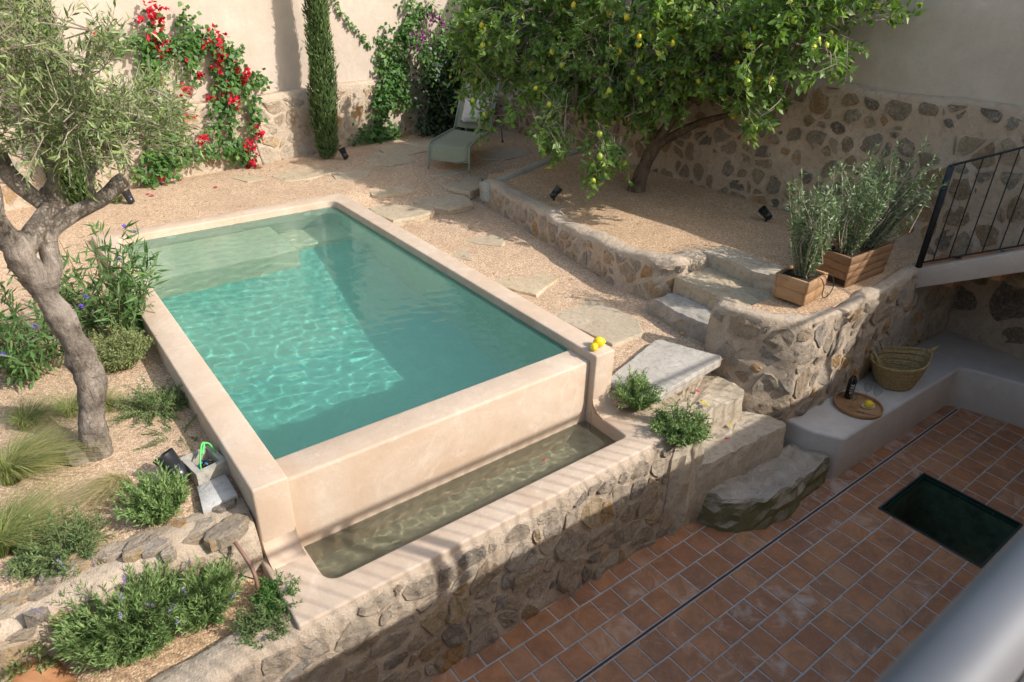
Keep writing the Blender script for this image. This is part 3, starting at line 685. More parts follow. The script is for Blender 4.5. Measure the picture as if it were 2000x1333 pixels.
# trough below the weir
tr_ = thing('overflow_trough', 'narrow plastered catch basin with wide beige ledge below the pool weir', 'basin', (2.1, 2.85, .5))
r = .085; tx0, tx1, ty = .889, 3.224, 2.765
U = [(.645, 3.15), (.645, 2.575), (3.63, 2.575), (3.63, 2.80), (3.42, 3.15), (tx1, 3.15)]+[(tx1, ty+r)]+[(tx1-r*.4+r*.4*math.cos(math.radians(-a)), ty+r*.4-r*.4*math.sin(math.radians(a))) for a in range(20, 91, 35)]
U += [(tx0+r-r*math.sin(math.radians(a)), ty+r-r*math.cos(math.radians(a))) for a in range(0, 91, 10)]+[(tx0, 3.15)]
o = add('ledge', *prism(U, .45, .965), M['pool'], tr_); bevel(o, .016, 3)
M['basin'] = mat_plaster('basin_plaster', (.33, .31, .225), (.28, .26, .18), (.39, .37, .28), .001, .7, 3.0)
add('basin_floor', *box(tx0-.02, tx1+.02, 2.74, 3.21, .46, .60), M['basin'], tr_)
for s, xa in ((-1, PX0+.004), (1, PX3-.004)):       # curved foot where the pillar runs into the ledge
    x0_, x1_ = (PX0+.004, PX1-.004) if s < 0 else (PX2+.004, PX3-.004)
    prof = [(3.145, .95), (3.02, .95)]+[(3.02+.125*math.sin(math.radians(a)), .967+.12*(1-math.cos(math.radians(a)))) for a in range(0, 91, 12)]+[(3.145, 1.09)]
    n = len(prof); V = [(x0_, p[0], p[1]) for p in prof]+[(x1_, p[0], p[1]) for p in prof]
    F = [tuple(range(n)), tuple(range(2*n-1, n-1, -1))]+[(i, (i+1) % n, n+(i+1) % n, n+i) for i in range(n)]
    add('cove', V, F, M['pool'], tr_, sm=True)
water_body('trough_water', tx0-.004, tx1+.004, ty-.004, 3.209, .50, .852, .010, .00010, .045, M['trough_refr'])
for ch in list(tr_.children)+list(pool.children): ch.cycles.is_caustics_receiver = True

# ------------------------------------------------------------------ stone walls
fwp = Path([(-1.6, 2.50), (.4, 2.55), (2.0, 2.555), (3.1, 2.55), (3.66, 2.55)])
def fw_top(u): return .935+.012*math.sin(u*3.1)+.01*math.sin(u*7.7)
w = thing('front_retaining_wall', 'long rubble stone retaining wall below the pool ledge, mixed grey and rusty stones', 'wall', (1.5, 2.4, 0))
wall_body('mortar', fwp, .24, -.05, fw_top, M['mortar'], w, batter=.03, amp=.02, rr=.045)
print('front stones', rubble(w, fwp, -.03, fw_top, .125, M['stone'], 3, .97, .10, .015, .03, 1.3, u0=.6, topgap=.03, amp=.02))
bwp = Path(BX+[(5.02, 4.0), (5.35, 3.965), (5.62, 3.96)], soft=3)
w = thing('bed_wall', 'low curved rubble wall with pale mortar top holding the lemon tree bed', 'wall', (5, 5.8, 1.1))
def bw0(u): x, y, n = bwp.at(u); return gz(min(x, 4.9), y)-.12
def bw1(u): return 1.485+.02*math.sin(u*2.3)+.012*math.sin(u*6.1)
wall_body('mortar', bwp, .24, bw0, bw1, M['mortar'], w, batter=.05, amp=.022, rr=.05, topamp=.03)
print('bed stones', rubble(w, bwp, bw0, bw1, .12, M['stone'], 11, .92, .12, .010, .05, 1.25, topgap=.05, amp=.022))
cbp = Path([(7.62, 8.12), (6.35, 7.74), (5.5, 7.42), (5.05, 7.30)])
w = thing('bed_kerb', 'grey mortar kerb closing the back of the lemon tree bed', 'kerb', (6.3, 7.7, 1.3))
wall_body('mortar', cbp, .17, 1.25, lambda u: 1.495, M['grey_block'], w, amp=.02, rr=.03)
# corner wall of the planter terrace
cwp = Path([(4.62, 3.2), (4.655, 3.0), (4.80, 2.74), (5.0, 2.54), (5.25, 2.535), (8.3, 2.56)], soft=1)
def cw1(u): return 1.475+.025*math.sin(u*2.7+1)+.012*math.sin(u*8)
w = thing('terrace_corner_wall', 'tall rubble stone corner wall behind the bench, carrying the planter terrace', 'wall', (5.0, 2.7, 0))
wall_body('mortar', cwp, .13, 0.0, cw1, M['mortar'], w, amp=.03, rr=.03, topamp=.03, nsc=4)
print('corner stones', rubble(w, cwp, .3, cw1, .155, M['stone'], 23, .92, .12, .012, 0, 1.05, topgap=.035, amp=.03, nsc=4))
# garden wall between the two left beds
gwp = Path([(-2.4, 3.10), (-.6, 3.16), (.1, 3.18), (.45, 3.16), (.66, 3.15)], soft=3)
w = thing('garden_wall', 'low broad rubble wall with pale mortar top between the two gravel beds', 'wall', (-.3, 3.1, .85))
def gw1(u): return 1.245+.02*math.sin(u*2.1)+.015*math.sin(u*6)
wall_body('mortar', gwp, .30, .82, gw1, M['mortar'], w, batter=.10, amp=.03, rr=.06, topamp=.05)
rubble(w, gwp, .86, gw1, .15, M['stone'], 31, .85, .16, .014, .06, 1.35, topgap=.05, amp=.022)
rngs = random.Random(77)                                    # stones showing in the top of that wall
for k in range(46):
    u = .9+k*.0465; x, y, n = gwp.at(min(u, gwp.L-.1)); d = -rngs.uniform(-.01, .23); a = rngs.uniform(0, 6.28); rr0 = rngs.uniform(.035, .10)
    poly = [(x+n[0]*d+rr0*1.35*math.cos(a+j*.9)*rngs.uniform(.7, 1.1), y+n[1]*d+rr0*.8*math.sin(a+j*.9)*rngs.uniform(.7, 1.1)) for j in range(7)]
    cc = np.mean(poly, 0); poly = sorted(poly, key=lambda p: math.atan2(p[1]-cc[1], p[0]-cc[0])); zt = gw1(u)+max(0, .05*nz(cc[0]*4+3, cc[1]*4, d*6))+.004
    add('stone', *rock(poly, zt-.05, zt+rngs.uniform(.006, .03), k+100, .01, .85, 1, .014), M['stone'], w)
# right boundary wall: stone base and plaster
rwp = Path([(7.50, 11.0), (7.50, 8.0), (7.47, 6.2), (7.50, 4.5), (7.52, 2.6), (7.55, .6)], step=.1)
def rw1(u):
    y = rwp.at(u)[1]; return float(np.interp(y, [2.0, 4.6, 6.2, 8.5, 9.8, 11], [2.96, 2.925, 2.62, 2.10, 1.99, 1.95]))+.015*math.sin(u*4)
def rw0(u): y = rwp.at(u)[1]; return 1.25 if y > 2.5 else 1.55
w = thing('boundary_stone_base', 'tall rubble stone base of the shaded boundary wall behind the lemon tree', 'wall', (7.5, 6, 1.3))
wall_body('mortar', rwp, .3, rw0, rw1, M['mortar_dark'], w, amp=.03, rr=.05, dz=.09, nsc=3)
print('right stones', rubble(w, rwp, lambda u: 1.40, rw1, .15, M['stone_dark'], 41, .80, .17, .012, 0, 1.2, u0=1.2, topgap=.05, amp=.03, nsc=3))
def plaster_wall(name, label, path, thick, z0, z1, mat):
    o = wall_body(name, path, thick, z0, z1, mat, None, amp=.015, rr=.03, dz=.25, nsc=1.5); tag(o, label, 'wall'); return o
pwp = Path([(7.58, 11.1), (7.58, 4.5), (7.60, -3.5)], step=.2, soft=0)
plaster_wall('plaster_wall', 'shaded beige plaster wall rising above the stone base on the lemon tree side', pwp, .3, 1.6, lambda u: float(np.interp(pwp.at(u)[1], [-4, 0, .6, 1.4, 2.4, 2.8, 9.5, 11], [3.3, 3.35, 3.5, 3.7, 3.75, 3.86, 4.35, 4.4])), M['wall'])
bkp = Path([(-5.5, back_y(-4)-.27), (-4, back_y(-4)), (1.668, back_y(1.668)), (3.07, back_y(3.07)), (4.06, back_y(4.06)), (5.28, back_y(5.28)), (7.02, back_y(7.02)), (7.6, back_y(7.6))], step=.1)
w = thing('back_stone_base', 'sunlit rubble stone base of the back wall under a plastered ledge', 'wall', (3, 10, 1.3))
def bk1(u): return 2.31+.02*math.sin(u*2)
wall_body('mortar', bkp, .3, 1.2, bk1, M['mortar'], w, amp=.03, rr=.04, dz=.09, nsc=3)
print('back stones', rubble(w, bkp, 1.36, bk1, .16, M['stone'], 51, .85, .14, .012, 0, 1.25, u0=5.6, topgap=.07, amp=.03, nsc=3))
bpp = Path([(p[0]-.03, p[1]+.17) for p in [(-5.5, back_y(-4)-.27), (-4, back_y(-4)), (1.668, back_y(1.668)), (4.06, back_y(4.06)), (7.9, back_y(7.7)+.05)]], step=.25, soft=0)
plaster_wall('plaster_wall', 'sunlit beige plaster wall behind the cypress and the red bougainvillea', bpp, .3, 1.4, lambda u: 4.7, M['wall'])
o = add('white_garden_wall', *box(-2.4, -.22, 5.92, 6.10, 1.15, 1.98), M['white']); bevel(o, .02); tag(o, 'low white plastered wall behind the purple flowered shrub', 'wall')

# ------------------------------------------------------------------ steps, slab, rocks
s = [(4.70, 3.95), (4.735, 3.86), (4.70, 3.55), (4.72, 3.12), (5.10, 3.10), (5.12, 3.95)]
tag(add('stone_step', *rock(s, 1.0, 1.215, 5, .02, .95, 3, .02), M['flag_grey']), 'lowest grey-topped rough stone step up to the planter terrace', 'step')
s = [(5.04, 3.96), (5.03, 3.5), (5.06, 3.02), (5.60, 3.05), (5.62, 3.96)]
tag(add('stone_step', *rock(s, 1.0, 1.355, 6, .025, .96, 3, .02), M['flag']), 'middle rough stone step of the three going up', 'step')
s = [(5.52, 4.05), (5.50, 3.6), (5.52, 3.14), (5.80, 3.12), (5.82, 4.05)]
tag(add('stone_step', *rock(s, 1.1, 1.50, 7, .025, .95, 3, .025), M['boulder']), 'top pale mortared stone step edging the lemon tree gravel', 'step')
sp = thing('granite_slab', 'wide flat pale granite slab forming a landing beside the pool pillar', 'slab', (4, 3.2, 1))
P = [(3.47, 3.215), (3.52, 3.28), (4.30, 3.50), (4.36, 3.485), (4.56, 2.985), (4.52, 2.955), (3.66, 2.875), (3.60, 2.90)]
add('top', *rock(P, 1.02, 1.10, 8, .012, .975, 3, .004), M['slab'], sp)
add('bedding', *rock([(3.62, 3.2), (3.72, 2.98), (4.42, 3.02), (4.36, 3.36)], .9, 1.03, 88, .02, .97, 3, .004), M['boulder'], sp)
P = [(3.50, 3.15), (3.52, 2.9), (3.50, 2.74), (3.8, 2.70), (4.2, 2.72), (4.57, 2.69), (4.63, 2.74), (4.68, 3.15)]
tag(add('rock_step', *rock(P, .2, .85, 9, .03, .97, 4, .03), M['boulder']), 'upper rough cut rock step littered with yellow leaves below the slab', 'step')
P = [(3.50, 2.80), (3.50, 2.56), (3.9, 2.46), (4.4, 2.43), (4.84, 2.41), (4.90, 2.47), (4.78, 2.70), (4.70, 2.80)]
tag(add('rock_step', *rock(P, .0, .60, 10, .03, .97, 4, .03), M['boulder']), 'lower rough cut rock step ending in a pale worn edge', 'step')
P = [(3.90, 2.50), (3.92, 2.34), (4.05, 2.2), (4.28, 2.10), (4.55, 2.06), (4.76, 2.10), (4.80, 2.3), (4.76, 2.46)]
tag(add('mossy_rock', *rock(P, -.02, .30, 12, .05, .92, 5, .035, .06), M['moss']), 'big mossy boulder rising from the tiles at the foot of the rock steps', 'rock')
P = [(4.72, 2.46), (4.74, 2.11), (5.18, 2.13), (5.20, 2.30), (5.12, 2.47)]
tag(add('rock_slab', *rock(P, -.02, .27, 13, .03, .95, 5, .03, .03), M['moss']), 'flat angular grey rock wedged between mossy boulder and bench', 'rock')
P = [(3.45, 2.80), (3.48, 2.52), (3.66, 2.47), (3.84, 2.50), (3.86, 2.64), (3.7, 2.80)]
tag(add('rubble_rock', *rock(P, .0, .84, 14, .06, .85, 5, .05), M['boulder']), 'pale rough rock under the green clumps at the end of the pool ledge', 'rock')

# bench
bench = [(5.10, 2.60), (5.14, 2.32), (5.27, 2.10), (7.38, 2.065), (7.45, 2.0), (7.58, 1.55), (7.72, .3), (8.25, .3), (8.25, 2.62)]
o = tag(add('masonry_bench', *prism(bench, -.02, .46), M['bench']), 'long grey microcement built-in bench turning the corner under the stair', 'bench'); bevel(o, .03, 4, 25)
rcp = Path([(8.14, 2.7), (8.16, -1.7)], step=.15, soft=0)
w = thing('recess_wall', 'dark rough wall in the recess behind the bench under the stair', 'wall', (8.15, 1.5, 0))
wall_body('mortar', rcp, .3, 0, 3.3, M['mortar_dark'], w, amp=.05, rr=.03, nsc=3)  # extra height and length added out of sight to block stray sun
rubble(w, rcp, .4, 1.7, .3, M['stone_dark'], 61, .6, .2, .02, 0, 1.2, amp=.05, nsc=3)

# ------------------------------------------------------------------ stair and its railing
st = thing('stair', 'tiled stair with pale concrete side rising along the boundary wall', 'stairs', (7.2, 2.5, 1.3))
sd2 = np.array([.26, -.966]); A0 = np.array([6.90, 2.60]); slope = .50
def sp_(u, off=0.0): q = A0+sd2*u+np.array([sd2[1]*-1, sd2[0]])*off; return q   # off>0: away from the room (towards the wall)
L = 3.4; a, b = sp_(0), sp_(L)
Vs = [(a[0], a[1], 1.26), (b[0], b[1], 1.26+slope*L), (b[0], b[1], 1.475+slope*L), (a[0], a[1], 1.475)]
a2, b2 = a+np.array([.09, .02]), b+np.array([.09, .02])
Vs += [(a2[0], a2[1], 1.26), (b2[0], b2[1], 1.26+slope*L), (b2[0], b2[1], 1.475+slope*L), (a2[0], a2[1], 1.475)]
o = add('string', Vs, [(0, 1, 2, 3), (7, 6, 5, 4), (3, 2, 6, 7), (1, 0, 4, 5), (0, 3, 7, 4), (2, 1, 5, 6)], M['concrete'], st); bevel(o, .008)
Vs = [(a2[0], a2[1], 1.27), (b2[0], b2[1], 1.27+slope*L), (8.2, b2[1], 1.27+slope*L), (8.2, a2[1], 1.27), (a2[0], a2[1], 1.36), (b2[0], b2[1], 1.36+slope*L), (8.2, b2[1], 1.36+slope*L), (8.2, a2[1], 1.36)]
add('soffit', Vs, [(3, 2, 1, 0), (4, 5, 6, 7), (0, 1, 5, 4), (2, 3, 7, 6), (0, 4, 7, 3), (1, 2, 6, 5)], M['concrete'], st)
nst = 10; run = L/nst
for k in range(nst):
    q0, q1 = sp_(k*run), sp_((k+1)*run); zt = 1.46+slope*k*run+.03
    add('tread', *prism([(q1[0]+.092, q1[1]+.02), (7.52, q1[1]), (7.52, q0[1]+.02), (q0[0]+.092, q0[1]+.02)], zt-.14, zt), M['tile'], st)
rl = thing('stair_railing', 'thin black iron railing with slim vertical bars along the stair', 'railing', (6.9, 2.6, 1.5))
def rp(u, z): q = sp_(u, -.0)+np.array([.03, 0]); return (q[0], q[1], z+slope*u)
V, F = obox(sp_(0.0)+np.array([.03, -.02]), sd2, .028, .012, 1.47, 2.47); bevel(add('post', V, F, M['iron'], rl), .002, 1)
add('top_rail', *tube([rp(0, 2.47), rp(L, 2.47)], .011, 8), M['iron'], rl); add('bottom_rail', *tube([rp(0, 1.53), rp(L, 1.53)], .009, 8), M['iron'], rl)
for k in range(1, 27):
    u = k*.118; add('bar', *tube([rp(u, 1.53), rp(u, 2.47)], .0055, 6), M['iron'], rl)

# ------------------------------------------------------------------ house terrace where the photographer stands
h = thing('house_terrace', 'raised house terrace with shaded ground floor facade behind the tiled yard', 'building', (0, -4, 0))
add('terrace_slab', *box(-7, 7.55, -11, .10, 2.33, 2.6), M['concrete'], h)
add('upstand', *box(-7, 7.55, -.02, .10, 2.602, 2.81), M['wall'], h)
add('facade', *box(-7, 7.9, -1.9, -1.65, -.3, 2.328), M['wall'], h)
hr = thing('terrace_railing', 'blurred round grey metal handrail crossing the lower right corner', 'railing', (3, .054, 2.865))
RY, RZ = .043, 3.70
add('handrail', *tube([(-6.5, RY, RZ), (7.5, RY, RZ)], .0205, 20), M['rail'], hr, sm=True)
add('lower_rail', *box(-6.5, 7.5, RY-.012, RY+.012, 2.83, 2.838), M['rail'], hr)
k = 0; x = -2.0
while x < 7.45:
    add('bar', *tube([(x, RY, 2.80), (x, RY, RZ-.02)], .005, 6), M['rail'], hr); x += .112; k += 1
for x in (-1.5, .8, 3.12, 3.25, 5.3, 7.2):
    add('post', *box(x-.022, x+.022, RY-.03, RY+.03, 2.80, RZ-.01), M['rail'], hr)

# ------------------------------------------------------------------ plants: shared builders
LEAF5 = np.array([(0, 0, 0), (.42, -.5, .07), (.5, 0, -.02), (.42, .5, .07), (1, 0, -.10)]); LEAF5F = np.array([(0, 1, 2), (1, 4, 2), (0, 2, 3), (2, 4, 3)])
LEAF4 = np.array([(0, 0, 0), (.45, -.5, .0), (1, 0, -.04), (.45, .5, .0)]); LEAF4F = np.array([(0, 1, 2), (0, 2, 3)])
def leaves(P, D, N, Ln, Wd, tmpl=LEAF5, tf=LEAF5F, var=None, rs=None):
    P = np.asarray(P, float); D = unit(D); N = np.asarray(N, float); Sd = unit(np.cross(N, D)); N = np.cross(D, Sd)
    n, k = len(P), len(tmpl); Ln = np.broadcast_to(Ln, n)[:, None, None]; Wd = np.broadcast_to(Wd, n)[:, None, None]
    V = P[:, None, :]+D[:, None, :]*tmpl[None, :, 0, None]*Ln+Sd[:, None, :]*tmpl[None, :, 1, None]*Wd+N[:, None, :]*tmpl[None, :, 2, None]*Ln
    F = (tf[None]+(np.arange(n)*k)[:, None, None]).reshape(-1, 3)
    vv = np.repeat(var if var is not None else np.random.RandomState(1).rand(n), len(tf))
    return V.reshape(-1, 3), F, vv
def rdir(rs, n): return unit(rs.normal(size=(n, 3)))
def polytubes(lines, k=4):
    """many thin tapering stems as one mesh; lines: list of (points, r0, r1)"""
    V, F = [], []
    for pts, r0, r1 in lines:
        pts = np.asarray(pts, float); n = len(pts); o = len(V)
        for i in range(n):
            t = pts[min(i+1, n-1)]-pts[max(i-1, 0)]; t = t/max(np.linalg.norm(t), 1e-9)
            a = np.cross(t, (.3, .5, .81)); a /= max(np.linalg.norm(a), 1e-9); b = np.cross(t, a); r = r0+(r1-r0)*i/max(1, n-1)
            for j in range(k): V.append(pts[i]+(a*math.cos(2*math.pi*j/k)+b*math.sin(2*math.pi*j/k))*r)
        for i in range(n-1):
            for j in range(k): F.append((o+i*k+j, o+i*k+(j+1) % k, o+(i+1)*k+(j+1) % k, o+(i+1)*k+j))
    return V, F
def twig_leaves(rs, B, D, length, per, ln, wd, spread=.9, droop=.0, jit=.25, flat=.5):
    """leaves set along straight-ish twigs. B base points, D directions (n,3)"""
    n = len(B); L = length*rs.uniform(.6, 1.25, n)
    tt = np.tile((np.arange(per)+.6)/per, (n, 1))+rs.uniform(-.3, .3, (n, per))/per
    P = B[:, None, :]+D[:, None, :]*(tt*L[:, None])[:, :, None]; P[:, :, 2] -= droop*(tt**2)*L[:, None]
    side = rdir(rs, n*per).reshape(n, per, 3); ax = D[:, None, :]
    side = side-ax*(side*ax).sum(-1, keepdims=True); side = unit(side)
    dd = unit(ax*rs.uniform(.3, .9, (n, per, 1))+side*spread+rs.normal(size=(n, per, 3))*jit); dd[:, :, 2] -= droop*.5
    up = np.zeros((n, per, 3)); up[:, :, 2] = 1; nn = unit(up*flat+rs.normal(size=(n, per, 3))*.6)
    return P.reshape(-1, 3), dd.reshape(-1, 3), nn.reshape(-1, 3), ln*rs.uniform(.65, 1.2, n*per), wd*rs.uniform(.75, 1.15, n*per)
def in_poly(px, poly):
    x, y = px[:, 0], px[:, 1]; c = np.zeros(len(px), bool); n = len(poly)
    for i in range(n):
        x1, y1 = poly[i]; x2, y2 = poly[(i+1) % n]
        c ^= ((y1 > y) != (y2 > y)) & (x < (x2-x1)*(y-y1)/((y2-y1) if y2 != y1 else 1e-9)+x1)
    return c

# ------------------------------------------------------------------ lemon tree
def lemon_mesh():
    prof = [(0, -.5), (.10, -.49), (.14, -.44), (.27, -.36), (.37, -.2), (.40, 0), (.37, .2), (.27, .37), (.13, .46), (.09, .5), (.06, .55), (0, .57)]
    V, F = lathe(prof, 12); me = bpy.data.meshes.new('lemon'); me.from_pydata(V, [], F); me.update()
    me.polygons.foreach_set('use_smooth', np.ones(len(me.polygons), dtype=bool)); me.materials.append(M['lemon']); return me
LM = lemon_mesh(); LMR = LM.copy(); LMR.materials.clear(); LMR.materials.append(M['lemon_ripe'])
rs = np.random.RandomState(21); rng = random.Random(21)
lb = onz((1242, 372), 1.45)
lt = thing('lemon_tree', 'large leafy lemon tree full of green and yellow lemons in the raised bed', 'tree', tuple(lb))
fork = np.array([6.85, 6.0, 1.98])
V1 = tube(catmull([(lb[0]-.02, lb[1], 1.38), (lb[0]+.02, lb[1], 1.55), (6.76, 6.03, 1.80), tuple(fork), (6.95, 5.85, 2.35), (7.05, 5.5, 2.75), (7.0, 5.0, 3.1), (6.95, 4.4, 3.35)], 6), [.125, .10, .085, .08, .06, .05, .038, .02], 12, .22)
add('trunk', *V1, M['bark_lemon'], lt, sm=True)
limbs = [([tuple(fork), (6.8, 6.1, 2.3), (6.6, 6.4, 2.7), (6.3, 6.9, 3.0), (6.0, 7.5, 3.2)], [.07, .05, .04, .03, .018]),
         ([tuple(fork), (7.1, 5.6, 2.3), (7.2, 5.1, 2.5), (7.15, 4.6, 2.65)], [.06, .045, .03, .016]),
         ([(6.6, 6.4, 2.7), (6.2, 6.3, 2.7), (5.9, 6.5, 2.5), (5.75, 6.7, 2.2)], [.03, .025, .018, .01]),
         ([(6.8, 6.1, 2.3), (6.9, 6.4, 2.9), (6.9, 6.6, 3.5), (6.7, 6.8, 4.0)], [.045, .04, .03, .015]),
         ([(6.6, 6.3, 2.6), (6.35, 5.9, 2.5), (6.2, 5.9, 2.2), (6.15, 5.95, 1.9)], [.025, .02, .014, .008])]
for pts, rd in limbs: add('branch', *tube(catmull(pts, 5), rd, 8, .15), M['bark_lemon'], lt, sm=True)
lmask = [(905, -400), (900, -40), (900, 20), (893, 60), (910, 100), (895, 140), (905, 175), (940, 160), (985, 150), (1000, 185), (1050, 180), (1110, 195), (1130, 235), (1180, 262), (1250, 258), (1275, 225), (1330, 205), (1385, 195), (1405, 215), (1470, 232), (1500, 210), (1510, 175), (1545, 150), (1570, 115), (1625, 118), (1650, 105), (1680, 70), (1720, 62), (1765, 15), (1790, -40), (1800, -400)]
ell = [((6.55, 6.2, 3.25), (.95, 1.6, .85)), ((6.85, 4.7, 3.35), (.65, 1.0, .65)), ((7.0, 4.0, 3.45), (.45, .75, .4)), ((6.0, 7.5, 3.25), (.8, .9, .75)), ((5.65, 8.1, 3.1), (.45, .5, .5)), ((6.7, 5.2, 2.75), (.6, .8, .55)), ((6.7, 6.0, 3.9), (.9, 2.0, .5)), ((6.2, 6.9, 2.75), (.6, .7, .5))]
Bs, Ds = [], []
while len(Bs) < 3000:
    c, rd = ell[rng.choices(range(8), [5, 3, 1.6, 3, 1.3, 2, 3, 2])[0]]
    d = rdir(rs, 1)[0]; q = np.array(c)+d*np.array(rd)*rs.uniform(.55, 1.05)**.6
    if q[0] > 7.35 or q[2] < 2.0: continue
    pp = project(q)
    if pp[0, 1] > -380 and not in_poly(pp, lmask)[0]: continue
    for _ in range(7):
        q2 = q+rs.normal(size=3)*np.array([.10, .10, .08])
        if q2[0] > 7.35: continue
        p2 = project(q2)
        if p2[0, 1] > -380 and not in_poly(p2, lmask)[0]: continue
        Bs.append(q2); Ds.append(unit(d*np.array([1, 1, .7])+rs.normal(size=3)*.35+np.array([0, 0, -.1])))
# hanging sprays of leaves below the crown
droops = [((935, 120), (950, 245), 8.7, 18), ((915, 60), (900, 185), 8.9, 14), ((1000, 190), (1010, 225), 8.3, 8), ((1075, 200), (1075, 285), 7.9, 26), ((1050, 230), (1095, 280), 7.8, 14), ((1180, 250), (1165, 350), 7.6, 26), ((1200, 270), (1225, 325), 7.6, 14), ((1480, 225), (1465, 245), 6.9, 8), ((1100, 190), (1060, 160), 8.1, 10), ((1640, 110), (1600, 140), 6.3, 6)]
for a, b, dd, n in droops:
    for k in range(n):
        f = k/(n-1); px_ = (a[0]+(b[0]-a[0])*f+rs.normal()*9, a[1]+(b[1]-a[1])*f+rs.normal()*6)
        q = ray(px_)*(dd+rs.normal()*.08)+np.array([0, 0, CZ])
        if q[0] > 7.3: continue
        Bs.append(q); Ds.append(unit(np.array([rs.normal()*.6, rs.normal()*.6, -.6])))
Bs, Ds = np.array(Bs), np.array(Ds)
P, D, N, Ln, Wd = twig_leaves(rs, Bs, Ds, .19, 11, .095, .05, 1.0, .25, .3, .8)
ok = P[:, 0] < 7.42; P, D, N, Ln, Wd = P[ok], D[ok], N[ok], Ln[ok], Wd[ok]
var = np.clip(rs.beta(2, 3, len(P))*.85+(rs.rand(len(P)) < .03)*.5, 0, 1)
V, F, vv = leaves(P, D, N, Ln, Wd, var=var); stuff(add('crown', V, F, M['lf_lemon'], lt, var=vv, sm=True))
lines = [([b-d*.12, b+d*.1, b+d*.2-np.array([0, 0, .03])], .004, .0015) for b, d in zip(Bs, Ds)]
tips = [np.array(p) for pts, rd in limbs for p in pts[1:]]+[np.array(x) for x in ((6.95, 5.85, 2.35), (7.05, 5.5, 2.75), (7.0, 5.0, 3.1), (6.95, 4.4, 3.35))]
for b in Bs[::9]:
    t0 = min(tips, key=lambda q: np.linalg.norm(q-b)); mid = (t0+b)/2+rs.normal(size=3)*.12+np.array([0, 0, .05]); lines.append((catmull([t0, mid, b], 4), .007, .003))
stuff(add('twigs', *polytubes(lines), M['twig'], lt))
def place_lemon(me, q, sc, parent, name='lemon'):
    o = bpy.data.objects.new(name, me); COL.objects.link(o)
    if parent is not None: o.parent = parent; o.location = Vector(q)-Vector(ORG[parent]); ORG[o] = ORG[parent]
    else: o.location = q; ORG[o] = np.array(q)
    o.scale = (sc*1.05, sc*1.05, sc); o.rotation_euler = (rng.uniform(-.5, .5), rng.uniform(-.5, .5), rng.uniform(0, 6)); return o
cand = [b for b in Bs if 0 < project(b)[0, 1] < 420]
cand.sort(key=lambda b: np.linalg.norm(b-np.array([0, 0, CZ])))
n = 0
for b in rng.sample(cand[:1300], 165):
    v = unit(np.array([0, 0, CZ])-b); q = b+v*rng.uniform(.03, .12)+np.array([0, 0, -.05])
    place_lemon(LM, q, rng.uniform(.058, .078), lt)

# ------------------------------------------------------------------ olive tree
rs = np.random.RandomState(5); ob = onz((185, 893), 1.25)
ot = thing('olive_tree', 'old leaning olive tree with gnarled grey trunk in the left gravel bed', 'tree', tuple(ob))
Y = ob[1]
def oy(px_, dy=0.0): return ony(px_, Y+dy)
tr = [oy((188, 905)), oy((187, 870)), oy((178, 800), .02), oy((172, 735), .05), oy((140, 655), .06), oy((95, 585), .04), oy((52, 520), .0), oy((18, 462), -.02)]
add('trunk', *tube(catmull(tr, 7), [.10, .086, .074, .082, .073, .068, .068, .062], 20, .34, True, 8), M['bark_olive'], ot, sm=True)
limbs = [([oy((28, 480)), oy((-5, 430)), oy((-20, 370), .05), oy((-40, 310), .1)], [.062, .05, .043, .036]),
         ([oy((85, 585), .03), oy((100, 520), .06), oy((92, 460), .1), oy((130, 425), .12), oy((190, 395), .16), oy((240, 352), .22)], [.06, .055, .05, .047, .043, .04]),
         ([oy((45, 490)), oy((75, 440), .1), oy((100, 395), .15), (oy((92, 370), .2))], [.06, .05, .045, .04]),
         ([oy((85, 400), .15), oy((20, 345), .25), oy((-10, 285), .3)], [.042, .042, .038]),
         ([oy((85, 400), .15), oy((105, 350), .2), oy((95, 300), .25), oy((60, 230), .3), oy((40, 120), .35)], [.045, .03, .022, .016, .008]),
         ([oy((100, 380), .2), oy((112, 330), .2), oy((130, 260), .2), oy((160, 160), .2), oy((180, 60), .2)], [.03, .02, .016, .012, .006]),
         ([oy((190, 395), .16), oy((175, 350), .0), oy((210, 300), -.1), oy((260, 240), -.1), oy((310, 180), -.1)], [.02, .016, .012, .009, .005]),
         ([oy((130, 425), .12), oy((90, 330), .3), oy((70, 250), .4), oy((90, 150), .5), oy((110, 30), .5)], [.02, .015, .012, .009, .005])]
for i, (pts, rd) in enumerate(limbs): add('branch', *tube(catmull(pts, 6), rd, 10 if i < 4 else 6, .22 if i < 4 else .1, True, 6), M['bark_olive'], ot, sm=True)
